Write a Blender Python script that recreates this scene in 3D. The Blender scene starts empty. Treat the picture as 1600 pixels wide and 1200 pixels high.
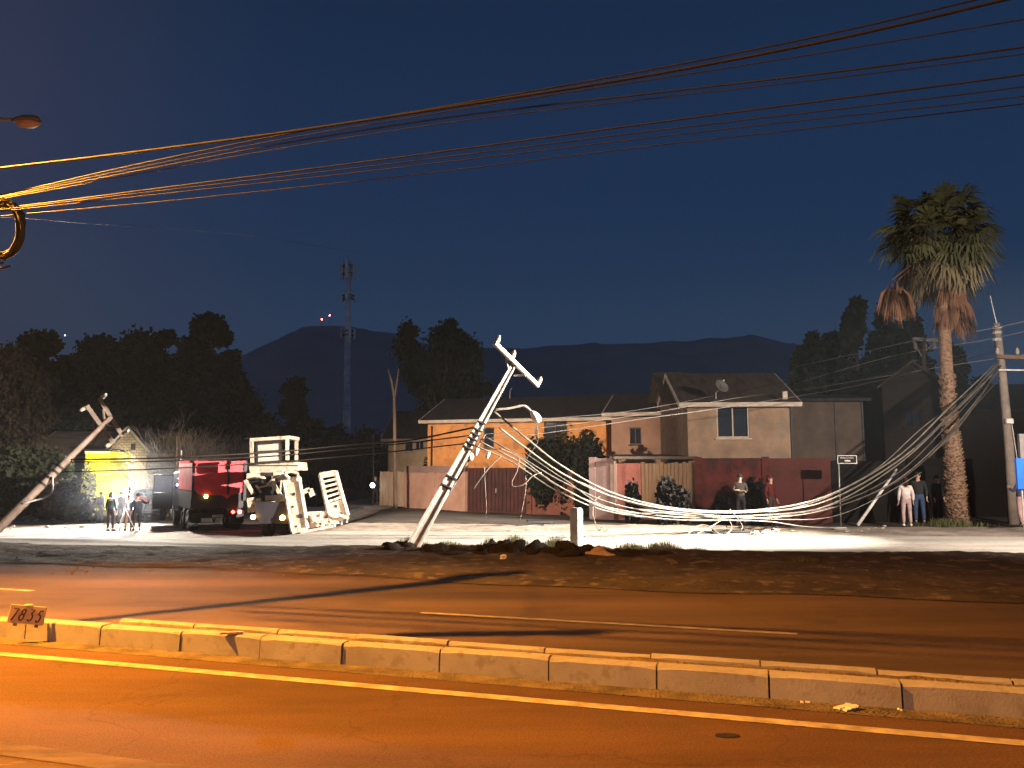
import bpy, math, random
import numpy as np
from mathutils import Vector, Matrix, noise
R = math.radians
rnd = random.Random(7)
sc = bpy.context.scene
col = sc.collection

# ------------------------------------------------------------------ camera, sky, lamps, exposure
FPX, PITCH, CAMH = 1232.0, math.atan(135 / 1232.0), 1.9
cam_d = bpy.data.cameras.new('camera')
cam_d.sensor_width = 36; cam_d.lens = 36 * FPX / 1600; cam_d.clip_start = 0.05; cam_d.clip_end = 20000
cam = bpy.data.objects.new('camera', cam_d); col.objects.link(cam)
cam.location = (0, 0, CAMH); cam.rotation_euler = (R(90) + PITCH, 0, 0)
sc.camera = cam
sc.view_settings.view_transform = 'Standard'; sc.view_settings.look = 'None'
sc.view_settings.exposure = 0; sc.view_settings.gamma = 1; sc.view_settings.use_curve_mapping = False
sc.cycles.use_denoising = True
sc.cycles.sample_clamp_indirect = 4
sc.cycles.max_bounces = 6
sc.cycles.volume_bounces = 0
sc.cycles.caustics_reflective = False; sc.cycles.caustics_refractive = False

def srgb(r, g, b):
    f = lambda c: (c / 255 / 12.92) if c <= 10 else ((c / 255 + 0.055) / 1.055) ** 2.4
    return (f(r), f(g), f(b), 1)

world = bpy.data.worlds.new('World'); sc.world = world
world.use_nodes = True
nt = world.node_tree
bg = nt.nodes['Background']
tc = nt.nodes.new('ShaderNodeTexCoord')
sep = nt.nodes.new('ShaderNodeSeparateXYZ')
ramp = nt.nodes.new('ShaderNodeValToRGB')
nt.links.new(tc.outputs['Generated'], sep.inputs[0])
nt.links.new(sep.outputs['Z'], ramp.inputs[0])
cr = ramp.color_ramp
cr.elements[0].position = 0.0; cr.elements[0].color = srgb(50, 62, 88)
cr.elements[1].position = 1.0; cr.elements[1].color = srgb(13, 20, 42)
for p, c in ((0.10, (46, 63, 96)), (0.2, (41, 62, 98)), (0.34, (32, 50, 86)), (0.5, (24, 40, 72)), (0.62, (22, 34, 62))):
    e = cr.elements.new(p); e.color = srgb(c[0] - 5, c[1] + 1, c[2] - 3)
# glow of the town's sodium lamps low on one side of the sky
gl = nt.nodes.new('ShaderNodeMapRange'); gl.inputs['From Min'].default_value = -0.22; gl.inputs['From Max'].default_value = -0.75
gl.inputs['To Min'].default_value = 0; gl.inputs['To Max'].default_value = 1; gl.interpolation_type = 'SMOOTHSTEP'
nt.links.new(sep.outputs['X'], gl.inputs['Value'])
mul = nt.nodes.new('ShaderNodeVectorMath'); mul.operation = 'SCALE'
mul.inputs[0].default_value = (0.026, 0.012, 0.003)
nt.links.new(gl.outputs[0], mul.inputs['Scale'])
add = nt.nodes.new('ShaderNodeVectorMath'); add.operation = 'ADD'
nt.links.new(ramp.outputs[0], add.inputs[0]); nt.links.new(mul.outputs[0], add.inputs[1])
nt.links.new(add.outputs[0], bg.inputs['Color'])
bg.inputs['Strength'].default_value = 1.36

def lamp(name, kind, loc, energy, color, radius=0.1, target=None, angle=90, blend=0.5):
    d = bpy.data.lights.new(name, kind); d.energy = energy; d.color = color; d.shadow_soft_size = radius
    o = bpy.data.objects.new(name, d); col.objects.link(o); o.location = loc
    if kind == 'SPOT':
        d.spot_size = R(angle); d.spot_blend = blend
        o.rotation_euler = (Vector(target) - Vector(loc)).to_track_quat('-Z', 'Y').to_euler()
    return o
SODIUM = (1.0, 0.36, 0.03)
lamp('sodium_lamp_light', 'SPOT', (-10, 8.7, 8), 44000, SODIUM, 0.06, (-7, 5.0, 0), 146, 0.55)
lamp('second_sodium_light', 'SPOT', (-1.5, -9, 8), 7000, (1.0, 0.45, 0.18), 0.3, (-1.5, -1, 0), 116, 0.9)
# work lamps of the repair crews: street, corner, two in the yard; facade and yard fills are added
lamp('floodlight_beam', 'SPOT', (19.5, 17.5, 6.5), 330000, (1.0, 0.87, 0.72), 0.10, (-8.0, 28.5, 0.6), 46, 1.0)
lamp('facade_fill_beam', 'SPOT', (-13.0, 14.0, 7.0), 46000, (1.0, 0.76, 0.54), 0.2, (0.5, 38, 1.6), 48, 1.0)  # added fill that brightens the house fronts, no real lamp
lamp('corner_flood_beam', 'SPOT', (14.8, 14.8, 5.6), 13500, (1.0, 0.84, 0.69), 0.12, (14.0, 25, 1.0), 120, 1.0)
lamp('crew_lamp_beam', 'SPOT', (-20.5, 45.5, 3.4), 34000, (1.0, 0.90, 0.76), 0.15, (-20.5, 35, -1.0), 92, 0.9)
lamp('crew_lamp_light', 'SPOT', (-18.2, 38.4, 1.1), 8000, (0.90, 0.92, 1.0), 0.12, (-23, 33, -0.4), 150, 0.8)
lamp('yard_fill_beam', 'SPOT', (-21.5, 44, 2.6), 34000, (1.0, 0.93, 0.72), 0.12, (-30.0, 58, 0.2), 40, 0.9)  # added fill aimed at the yellow building

# ------------------------------------------------------------------ helpers
def tag(o, label=None, cat=None, group=None, kind=None):
    if label: o['label'] = label
    if cat: o['category'] = cat
    if group: o['group'] = group
    if kind: o['kind'] = kind
    return o

def empty(name, loc=(0, 0, 0), rz=0.0, rot=None):
    o = bpy.data.objects.new(name, None); col.objects.link(o)
    o.location = loc
    o.rotation_euler = rot if rot else (0, 0, rz)
    o.empty_display_size = 0.2
    return o

def thing(name, label, cat, loc=(0, 0, 0), rz=0.0, group=None, rot=None):
    return tag(empty(name, loc, rz, rot), label, cat, group)

class MB:
    def __init__(s): s.v = []; s.f = []
    def add(s, vs, fs):
        n = len(s.v); s.v += [tuple(v) for v in vs]; s.f += [tuple(i + n for i in f) for f in fs]; return s
    def box(s, c, d, rz=0.0, rot=None, taper=1.0):
        m = Matrix.Rotation(rz, 3, 'Z') if rot is None else rot
        vs = []
        for z in (-1, 1):
            k = taper if z > 0 else 1
            for x, y in ((-1, -1), (1, -1), (1, 1), (-1, 1)):
                vs.append(Vector(c) + m @ Vector((x * d[0] / 2 * k, y * d[1] / 2 * k, z * d[2] / 2)))
        return s.add(vs, [(0, 3, 2, 1), (4, 5, 6, 7), (0, 1, 5, 4), (1, 2, 6, 5), (2, 3, 7, 6), (3, 0, 4, 7)])
    def beam(s, a, b, w, h=None, w2=None, h2=None):
        a, b = Vector(a), Vector(b); h = h or w; w2 = w2 or w; h2 = h2 or h
        q = (b - a).to_track_quat('Z', 'Y').to_matrix()
        vs = []
        for p, ww, hh in ((a, w, h), (b, w2, h2)):
            for x, y in ((-1, -1), (1, -1), (1, 1), (-1, 1)):
                vs.append(p + q @ Vector((x * ww / 2, y * hh / 2, 0)))
        return s.add(vs, [(0, 3, 2, 1), (4, 5, 6, 7), (0, 1, 5, 4), (1, 2, 6, 5), (2, 3, 7, 6), (3, 0, 4, 7)])
    def tube(s, pts, r, n=8, cap=True):
        pts = [Vector(p) for p in pts]
        rs = r if isinstance(r, (list, tuple)) else [r] * len(pts)
        vs = []; up = None
        for i, p in enumerate(pts):
            t = (pts[min(i + 1, len(pts) - 1)] - pts[max(i - 1, 0)])
            if t.length < 1e-9: t = Vector((0, 0, 1))
            t.normalize()
            if up is None:
                up = Vector((0, 0, 1)) if abs(t.z) < 0.9 else Vector((1, 0, 0))
            a = (up - t * up.dot(t))
            if a.length < 1e-6: a = Vector((1, 0, 0)) - t * t.x
            a.normalize(); up = a
            b = t.cross(a)
            for k in range(n):
                an = 2 * math.pi * k / n
                vs.append(p + (a * math.cos(an) + b * math.sin(an)) * rs[i])
        fs = []
        for i in range(len(pts) - 1):
            for k in range(n):
                k2 = (k + 1) % n
                fs.append((i * n + k, i * n + k2, (i + 1) * n + k2, (i + 1) * n + k))
        if cap:
            fs.append(tuple(range(n - 1, -1, -1))); m = (len(pts) - 1) * n
            fs.append(tuple(m + k for k in range(n)))
        return s.add(vs, fs)
    def cyl(s, a, b, r, n=16, r2=None):
        return s.tube([a, b], [r, r2 if r2 is not None else r], n)
    def lathe(s, c, prof, n=16):
        vs = []; fs = []
        for (r, z) in prof:
            for k in range(n):
                an = 2 * math.pi * k / n
                vs.append((c[0] + r * math.cos(an), c[1] + r * math.sin(an), c[2] + z))
        for i in range(len(prof) - 1):
            for k in range(n):
                k2 = (k + 1) % n
                fs.append((i * n + k, i * n + k2, (i + 1) * n + k2, (i + 1) * n + k))
        fs.append(tuple(range(n - 1, -1, -1))); m = (len(prof) - 1) * n
        fs.append(tuple(m + k for k in range(n)))
        return s.add(vs, fs)
    def blob(s, c, r, jit=0.15, seed=0, nu=10, nv=7):
        vs = []; fs = []; q = Vector((seed * 3.1, seed * 1.7, 0))
        for j in range(nv + 1):
            th = math.pi * j / nv
            for i in range(nu):
                ph = 2 * math.pi * i / nu
                d = Vector((math.sin(th) * math.cos(ph), math.sin(th) * math.sin(ph), math.cos(th)))
                k = 1 + jit * noise.noise(d * 1.7 + q) * 2
                vs.append((c[0] + d.x * r[0] * k, c[1] + d.y * r[1] * k, c[2] + d.z * r[2] * k))
        for j in range(nv):
            for i in range(nu):
                i2 = (i + 1) % nu
                fs.append((j * nu + i, (j + 1) * nu + i, (j + 1) * nu + i2, j * nu + i2))
        return s.add(vs, fs)
    def prism(s, poly, y0, y1):      # polygon in x,z extruded along y
        n = len(poly)
        vs = [(x, y0, z) for x, z in poly] + [(x, y1, z) for x, z in poly]
        fs = [tuple(range(n)), tuple(range(2 * n - 1, n - 1, -1))]
        for i in range(n):
            j = (i + 1) % n
            fs.append((i, i + n, j + n, j))
        return s.add(vs, fs)
    def build(s, name, mt, parent=None, smooth=False, bevel=0):
        me = bpy.data.meshes.new(name); me.from_pydata(s.v, [], s.f); me.update()
        if smooth:
            me.polygons.foreach_set('use_smooth', [True] * len(me.polygons))
        me.materials.append(mt)
        o = bpy.data.objects.new(name, me); col.objects.link(o)
        if parent: o.parent = parent
        if bevel:
            b = o.modifiers.new('bevel', 'BEVEL'); b.width = bevel; b.segments = 1; b.limit_method = 'ANGLE'
        return o

def mesh_np(name, V, F, mt, parent=None, smooth=False):
    me = bpy.data.meshes.new(name)
    V = np.asarray(V, dtype=np.float32); F = np.asarray(F, dtype=np.int32)
    k = F.shape[1]
    me.vertices.add(len(V)); me.vertices.foreach_set('co', V.ravel())
    me.loops.add(F.size); me.loops.foreach_set('vertex_index', F.ravel())
    me.polygons.add(len(F)); me.polygons.foreach_set('loop_start', np.arange(0, F.size, k, dtype=np.int32))
    me.polygons.foreach_set('loop_total', np.full(len(F), k, dtype=np.int32))
    if smooth: me.polygons.foreach_set('use_smooth', np.ones(len(F), dtype=bool))
    me.update(calc_edges=True); me.validate()
    me.materials.append(mt)
    o = bpy.data.objects.new(name, me); col.objects.link(o)
    if parent: o.parent = parent
    return o

# ------------------------------------------------------------------ materials
MATS = {}
def mat(name, c1, c2=None, scale=2.0, rough=0.8, metal=0.0, detail=6, bump=0.0, bscale=None, stretch=(1, 1, 1), lo=0.35, hi=0.65,
        emit=None, es=0.0, spec=0.2, brick=None, planks=None, speck=None, grain=0, cracks=None):
    """noise mixed between two base colours, optional bricks, planks, dirt specks and bump"""
    if name in MATS: return MATS[name]
    m = bpy.data.materials.new(name); m.use_nodes = True; MATS[name] = m
    t = m.node_tree; b = t.nodes['Principled BSDF']
    N = t.nodes.new; L = t.links.new
    b.inputs['Roughness'].default_value = rough; b.inputs['Metallic'].default_value = metal
    b.inputs['Specular IOR Level'].default_value = spec
    if emit:
        b.inputs['Emission Color'].default_value = (*emit, 1); b.inputs['Emission Strength'].default_value = es
    c1 = (*c1[:3], 1); c2 = (*(c2 or tuple(x * 0.72 for x in c1[:3]))[:3], 1)
    co = N('ShaderNodeTexCoord'); mp = N('ShaderNodeMapping'); mp.inputs['Scale'].default_value = stretch
    L(co.outputs['Object'], mp.inputs[0])
    nz = N('ShaderNodeTexNoise'); nz.inputs['Scale'].default_value = scale; nz.inputs['Detail'].default_value = detail
    nz.inputs['Roughness'].default_value = 0.62
    L(mp.outputs[0], nz.inputs['Vector'])
    rp = N('ShaderNodeValToRGB'); rp.color_ramp.elements[0].position = lo; rp.color_ramp.elements[1].position = hi
    rp.color_ramp.elements[0].color = c2; rp.color_ramp.elements[1].color = c1
    L(nz.outputs['Fac'], rp.inputs[0]); out = rp.outputs[0]
    hgt = nz.outputs['Fac']
    if speck:
        n2 = N('ShaderNodeTexNoise'); n2.inputs['Scale'].default_value = speck[0]; n2.inputs['Detail'].default_value = 3
        L(co.outputs['Object'], n2.inputs['Vector'])
        r2 = N('ShaderNodeMapRange'); r2.inputs['From Min'].default_value = 0.56; r2.inputs['From Max'].default_value = 0.68
        L(n2.outputs['Fac'], r2.inputs['Value'])
        mx = N('ShaderNodeMix'); mx.data_type = 'RGBA'; L(r2.outputs[0], mx.inputs['Factor'])
        L(out, mx.inputs['A']); mx.inputs['B'].default_value = (*speck[1][:3], 1); out = mx.outputs['Result']
    if brick:
        cx = N('ShaderNodeSeparateXYZ'); L(co.outputs['Object'], cx.inputs[0])
        cb = N('ShaderNodeCombineXYZ'); L(cx.outputs['X'], cb.inputs['X']); L(cx.outputs['Z'], cb.inputs['Y'])
        bk = N('ShaderNodeTexBrick'); L(cb.outputs[0], bk.inputs['Vector'])
        bk.inputs['Scale'].default_value = 1; bk.inputs['Brick Width'].default_value = brick[0]; bk.inputs['Row Height'].default_value = brick[1]
        bk.inputs['Mortar Size'].default_value = brick[2]
        bk.inputs['Color1'].default_value = (1, 1, 1, 1); bk.inputs['Color2'].default_value = (.78, .78, .78, 1)
        bk.inputs['Mortar'].default_value = (.45, .45, .45, 1)
        mx = N('ShaderNodeMix'); mx.data_type = 'RGBA'; mx.blend_type = 'MULTIPLY'; mx.inputs['Factor'].default_value = 1
        L(out, mx.inputs['A']); L(bk.outputs['Color'], mx.inputs['B']); out = mx.outputs['Result']
    if planks:
        wv = N('ShaderNodeTexWave'); wv.inputs['Scale'].default_value = planks; wv.bands_direction = 'X'; wv.wave_profile = 'SAW'
        wv.inputs['Distortion'].default_value = 0.6
        L(co.outputs['Object'], wv.inputs['Vector'])
        r3 = N('ShaderNodeValToRGB'); r3.color_ramp.elements[0].color = (.35, .35, .35, 1); r3.color_ramp.elements[1].position = 0.2
        r3.color_ramp.elements[1].color = (1, 1, 1, 1); L(wv.outputs['Color'], r3.inputs[0])
        mx = N('ShaderNodeMix'); mx.data_type = 'RGBA'; mx.blend_type = 'MULTIPLY'; mx.inputs['Factor'].default_value = 1
        L(out, mx.inputs['A']); L(r3.outputs[0], mx.inputs['B']); out = mx.outputs['Result']
    if grain:
        g1 = N('ShaderNodeTexNoise'); g1.inputs['Scale'].default_value = 70; g1.inputs['Detail'].default_value = 2; L(co.outputs['Object'], g1.inputs['Vector'])
        g2 = N('ShaderNodeMapRange'); g2.inputs['From Min'].default_value = .3; g2.inputs['From Max'].default_value = .7; g2.inputs['To Min'].default_value = 1 - grain; g2.inputs['To Max'].default_value = 1 + grain
        L(g1.outputs['Fac'], g2.inputs['Value']); g3 = N('ShaderNodeVectorMath'); g3.operation = 'SCALE'; L(out, g3.inputs[0]); L(g2.outputs[0], g3.inputs['Scale']); out = g3.outputs[0]
    if cracks:
        w1 = N('ShaderNodeTexNoise'); w1.inputs['Scale'].default_value = 1.3; w1.inputs['Detail'].default_value = 5; L(co.outputs['Object'], w1.inputs['Vector'])
        w2 = N('ShaderNodeVectorMath'); w2.operation = 'MULTIPLY_ADD'; L(w1.outputs['Color'], w2.inputs[0]); w2.inputs[1].default_value = (1.6, 1.6, 0); L(co.outputs['Object'], w2.inputs[2])
        vo = N('ShaderNodeTexVoronoi'); vo.feature = 'DISTANCE_TO_EDGE'; vo.inputs['Scale'].default_value = cracks[0]; L(w2.outputs[0], vo.inputs['Vector'])
        c1_ = N('ShaderNodeMapRange'); c1_.inputs['From Min'].default_value = 0; c1_.inputs['From Max'].default_value = cracks[1]; c1_.inputs['To Min'].default_value = cracks[2]; c1_.inputs['To Max'].default_value = 1
        L(vo.outputs['Distance'], c1_.inputs['Value']); c3_ = N('ShaderNodeVectorMath'); c3_.operation = 'SCALE'; L(out, c3_.inputs[0]); L(c1_.outputs[0], c3_.inputs['Scale']); out = c3_.outputs[0]
    L(out, b.inputs['Base Color'])
    if bump:
        n3 = N('ShaderNodeTexNoise'); n3.inputs['Scale'].default_value = bscale or scale * 6; n3.inputs['Detail'].default_value = 8
        L(mp.outputs[0], n3.inputs['Vector'])
        bp = N('ShaderNodeBump'); bp.inputs['Strength'].default_value = bump; bp.inputs['Distance'].default_value = 0.05
        L(n3.outputs['Fac'], bp.inputs['Height']); L(bp.outputs[0], b.inputs['Normal'])
    return m

def emat(name, c, s):
    return mat(name, (0.8, 0.8, 0.8), emit=c, es=s)

M_ASPH = mat('asphalt', (.104, .058, .034), (.056, .031, .019), 0.5, 0.9, bump=.35, bscale=55, stretch=(.35, 1.6, 1), speck=(.9, (.072, .043, .027)), grain=.3, cracks=(.28, .006, .78))
M_ASPH2 = mat('old_asphalt', (.084, .056, .040), (.032, .022, .017), 0.45, 0.9, bump=.35, bscale=40, stretch=(.22, 1.5, 1), speck=(.7, (.05, .034, .026)), grain=.25, cracks=(.22, .006, .8))
M_LINE = mat('road_paint', (.40, .35, .27), (.2, .17, .125), 5, 0.8, bump=.1)
M_KERB = mat('kerb_concrete', (.27, .26, .255), (.20, .19, .185), 1.6, 0.85, bump=.1, bscale=60, speck=(9, (.2, .18, .16)))
M_SOIL = mat('median_soil', (.16, .12, .08), (.07, .05, .035), 4, 0.95, bump=.8, bscale=30)
M_STREET = mat('street_concrete', (.38, .355, .32), (.25, .235, .21), 0.7, 0.8, bump=.25, bscale=20, stretch=(.35, 1.4, 1), speck=(5, (.22, .20, .18)))
M_DUST = mat('pale_dirt', (.30, .25, .21), (.15, .125, .10), 0.8, 0.95, bump=.6, bscale=10, speck=(3, (.1, .08, .07)))
M_DIRT = mat('verge_dirt', (.060, .048, .040), (.022, .018, .016), 0.9, 0.95, bump=.7, bscale=12, speck=(3.2, (.11, .088, .068)))
M_GROUND = mat('dark_ground', (.07, .055, .045), (.03, .025, .02), 0.5, 0.95, bump=.4, bscale=6)
M_POLE = mat('pole_concrete', (.42, .39, .35), (.27, .25, .22), 3, 0.8, bump=.25, bscale=30, speck=(9, (.25, .22, .2)))
M_WOODP = mat('pole_wood', (.16, .11, .08), (.08, .055, .04), 5, 0.9, stretch=(1, 1, .1), bump=.3)
M_GALV = mat('galvanised_steel', (.45, .44, .42), (.28, .27, .26), 6, 0.5, metal=.35)
M_CERAM = mat('insulator_ceramic', (.42, .36, .30), (.3, .25, .2), 6, 0.3)
M_CABLE = mat('cable_sheath', (.16, .145, .12), (.09, .08, .068), 4, 0.5)
M_CABLED = mat('dark_cable_sheath', (.08, .07, .06), (.04, .035, .03), 4, 0.5)
M_CABLEG = mat('grey_cable_sheath', (.20, .18, .16), (.13, .12, .11), 4, 0.4)
M_CABLEO = mat('overhead_cable_sheath', (.042, .040, .038), (.03, .028, .026), 4, 0.45)
M_BLACKC = mat('black_cable_sheath', (.02, .018, .016), None, 4, 0.5)
M_STEELD = mat('dark_steel', (.035, .033, .035), (.018, .018, .02), 4, 0.5, metal=.2, bump=.1)
M_RUBBER = mat('tyre_rubber', (.025, .025, .025), (.015, .015, .015), 8, 0.85)
M_RIM = mat('wheel_rim', (.35, .34, .33), (.16, .15, .15), 6, 0.5, metal=.4)
M_GLASSD = mat('dark_glass', (.02, .025, .035), (.015, .02, .03), 3, 0.03, spec=.5)
M_BARK = mat('bark', (.12, .085, .06), (.05, .035, .025), 6, 0.95, stretch=(1, 1, .25), bump=.6)
M_PALMB = mat('palm_bark', (.24, .15, .10), (.10, .06, .04), 7, 0.95, stretch=(1, 1, 2.2), bump=1.0, bscale=14)
def leafmat(name, a, b): return mat(name, a, b, 0.6, 0.9, spec=.06)
M_LEAF = leafmat('dark_leaves', (.050, .058, .034), (.022, .026, .018))
M_LEAF2 = leafmat('olive_leaves', (.075, .070, .038), (.035, .034, .02))
M_LEAFB = leafmat('blue_green_leaves', (.038, .048, .046), (.02, .026, .028))
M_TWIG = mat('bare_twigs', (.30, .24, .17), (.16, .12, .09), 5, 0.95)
M_GRASS = leafmat('grass_blades', (.10, .105, .045), (.05, .05, .025))
M_WHITEP = mat('white_paint', (.72, .69, .64), (.5, .47, .43), 3, 0.6)
M_SKIN = mat('skin', (.42, .26, .19), (.36, .21, .15), 6, 0.6)
M_HAIR = mat('hair', (.02, .015, .012), None, 8, 0.7)

# ------------------------------------------------------------------ terrain height and picture-to-place helpers
def sm(x): x = max(0.0, min(1.0, x)); return x * x * (3 - 2 * x)
def H(x, y):
    return -0.95 * sm((-5.5 - x) / 3.5) * sm((y - 22) / 8) * (1 - sm((y - 38) / 5) * sm((x + 13) / 3))
cp, sp = math.cos(PITCH), math.sin(PITCH)
def ray(px, py):
    u = (px - 800) / FPX; v = (600 - py) / FPX
    return Vector((u, cp - v * sp, sp + v * cp))
def P(px, py, Y):                      # the place at depth Y seen at that point of the photograph
    r = ray(px, py); return Vector((0, 0, CAMH)) + r * (Y / r.y)
def G(px, py, dz=0.0):                 # the place on the ground
    r = ray(px, py); Y = 2.0
    for k in range(4000):
        p = Vector((0, 0, CAMH)) + r * (Y / r.y)
        if p.z <= H(p.x, p.y): break
        Y *= 1.002
    return Vector((p.x, p.y, H(p.x, p.y) + dz))
def onY(px, Y, dz=0.0):                # ground point below picture column px at depth Y
    x = (px - 800) / FPX * (Y * cp + (0 - CAMH) * sp) ; return Vector((x, Y, H(x, Y) + dz))
A_ROAD = math.atan(1232 / 4060.0)
U = Vector((math.cos(A_ROAD), -math.sin(A_ROAD), 0)); V_ = Vector((math.sin(A_ROAD), math.cos(A_ROAD), 0))
def road(s, t, z=0.0): return U * s + V_ * t + Vector((0, 0, z))
def spline(pts, n=8):
    pts = [Vector(p) for p in pts]; q = [pts[0] * 2 - pts[1]] + pts + [pts[-1] * 2 - pts[-2]]
    out = []
    for i in range(1, len(q) - 2):
        p0, p1, p2, p3 = q[i - 1:i + 3]
        for k in range(n):
            t = k / n
            out.append(0.5 * ((2 * p1) + (p2 - p0) * t + (2 * p0 - 5 * p1 + 4 * p2 - p3) * t * t + (3 * p1 - p0 - 3 * p2 + p3) * t ** 3))
    out.append(pts[-1]); return out
# ------------------------------------------------------------------ the setting: ground, roads, median, street
def grid(name, xs, ys, zf, mt, kind='structure'):
    nx, ny = len(xs), len(ys)
    V = [(x, y, zf(x, y)) for y in ys for x in xs]
    F = [(j * nx + i, j * nx + i + 1, (j + 1) * nx + i + 1, (j + 1) * nx + i) for j in range(ny - 1) for i in range(nx - 1)]
    o = mesh_np(name, V, F, mt, smooth=True); tag(o, kind=kind); return o
def strip(name, t0, t1, s0, s1, ds, dt, dz, mt, zf=None, yaw=None):
    """sheet along the road: s runs along it, t across it (t0, t1 may be functions of s)"""
    f0 = t0 if callable(t0) else (lambda s: t0); f1 = t1 if callable(t1) else (lambda s: t1)
    ns = max(1, int((s1 - s0) / ds)); n_t = max(1, int(abs(f1(0) - f0(0)) / dt))
    V = []; F = []
    for j in range(ns + 1):
        s = s0 + (s1 - s0) * j / ns
        for i in range(n_t + 1):
            t = f0(s) + (f1(s) - f0(s)) * i / n_t
            p = road(s, t)
            V.append((p.x, p.y, H(p.x, p.y) + dz + (zf(p.x, p.y, i / n_t) if zf else 0)))
    for j in range(ns):
        for i in range(n_t):
            a = j * (n_t + 1) + i
            F.append((a, a + n_t + 1, a + n_t + 2, a + 1))
    o = mesh_np(name, V, F, mt, smooth=True); tag(o, kind='structure'); return o

gx = [-9000, -3000, -900, -300, -120] + list(np.arange(-80, 60.1, 1.6)) + [120, 300, 900, 3000, 9000]
gy = [-600, -100, -30] + list(np.arange(-10, 92, 1.6)) + [140, 300, 900, 3000, 9000]
grid('ground', gx, gy, lambda x, y: H(x, y) - 0.03, M_GROUND)

T = lambda px, py: G(px, py).dot(V_)          # distance across the road of a ground point in the picture
t_front = 0.5 * (T(300, 1019) + T(1400, 1110))  # foot of the median kerb
print('t_front', T(0, 997), T(560, 1038), T(1000, 1072), T(1600, 1126))
print('yellow', T(0, 1020), T(800, 1090), T(1600, 1165), 'lane', T(650, 961), T(1245, 987))
strip('near_road', -9, t_front - 0.0, -60, 60, 3, 3, 0.0, M_ASPH)
ty = 0.5 * (T(300, 1050) + T(1300, 1135))
strip('road_edge_line', ty - 0.06, ty + 0.07, -50, 40, 3, 1, 0.005, M_LINE)
# dusty gutter beside the kerb
strip('gutter_dust', t_front - 0.26, t_front - 0.003, -50, 40, 0.4, .3, 0.004, mat('gutter_grit', (.15, .12, .09), (.06, .05, .04), 3, .95, bump=.7, bscale=40))
tb = t_front + 0.37
far0, far1 = tb + 0.10, None
edge_far = lambda s: 13.1 + 0.22 * math.sin(s * 0.5) + 0.1 * math.sin(s * 1.7)
strip('far_road', tb + 0.1, lambda s: 13.4, -70, 60, 3, 3, 0.0, M_ASPH2)
la, lb = G(650, 961), G(1245, 987)
sa, sb, tl = la.dot(U), lb.dot(U), 0.5 * (la.dot(V_) + lb.dot(V_))
period = (sb - sa) * 2.4
strip('lane_line', tl - 0.055, tl + 0.055, sa, sb, .3, 1, 0.005, M_LINE)
for k in (-2, -1, 1, 2):
    strip('lane_line', tl - 0.055, tl + 0.055, sa + k * period, sb + k * period, .5, 1, 0.005, M_LINE)
# worn paint and cracked patch at the near edge
m_patch = mat('worn_patch', (.13, .09, .06), (.06, .04, .027), 2.6, .9, stretch=(.6, 3, 1), bump=.5, bscale=30)
pl = G(0, 1165).dot(V_)
strip('worn_paint', pl - 0.35, pl - 0.2, -7.0, G(430, 1190).dot(U), .3, .1, 0.005, mat('worn_line', (.17, .12, .08), (.075, .046, .03), 3.5, .9, stretch=(.5, 2, 1), lo=.5, hi=.62))
strip('asphalt_patch', pl - 0.15, pl + 0.05, -7, -2.6, .3, .2, 0.0045, m_patch)

# median: kerb stones front and back, soil between; the joints are real gaps in the stones
def kerb(name, t0, t1, h, seglen, s0, s1, mt, sd):
    m = MB(); r_ = random.Random(sd); s = s0
    while s < s1:
        L_ = seglen * r_.uniform(.93, 1.07)
        hh = h + r_.uniform(-.008, .008); dt = r_.uniform(-.008, .008); nn = 6
        vs = []; fs = []
        for i in range(nn + 1):
            q = s + 0.008 + (L_ - 0.016) * i / nn
            w = 0.003 * noise.noise(Vector((q * 3, t0, sd)))
            c = 0.018 + (0.012 if i in (0, nn) else 0) + 0.006 * abs(noise.noise(Vector((q * 5, 1, sd))))
            prof = [(t0 + dt, -0.03), (t0 + 0.012 + dt + w, hh - c), (t0 + 0.035 + dt + w, hh - 0.002 + w), (t1, hh + w), (t1, -0.03)]
            vs += [road(q, a, b) for a, b in prof]
        k = 5
        for i in range(nn):
            for j in range(k - 1):
                fs.append((i * k + j, i * k + j + 1, (i + 1) * k + j + 1, (i + 1) * k + j))
        fs.append(tuple(range(k - 1, -1, -1))); fs.append(tuple(nn * k + j for j in range(k)))
        m.add(vs, fs); s += L_
    o = m.build(name, mt); tag(o, kind='structure'); return o
kerb('median_kerb', t_front, t_front + 0.15, 0.205, 1.0, -30.0, 14, M_KERB, 3)
kerb('median_back_kerb', tb, tb + 0.09, 0.2, 1.0, -7.0, 14, M_KERB, 5)
kerb('median_back_kerb', tb - 0.01, tb + 0.08, 0.1, 1.0, -30, -7.1, M_KERB, 6)
strip('median_soil_strip', t_front + 0.13, tb + 0.01, -30, 14, .12, .04, 0.165, M_SOIL,
      lambda x, y, q: 0.03 * noise.noise(Vector((x * 3, y * 3, 0))) + 0.012 * noise.noise(Vector((x * 14, y * 14, 2))))

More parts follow.
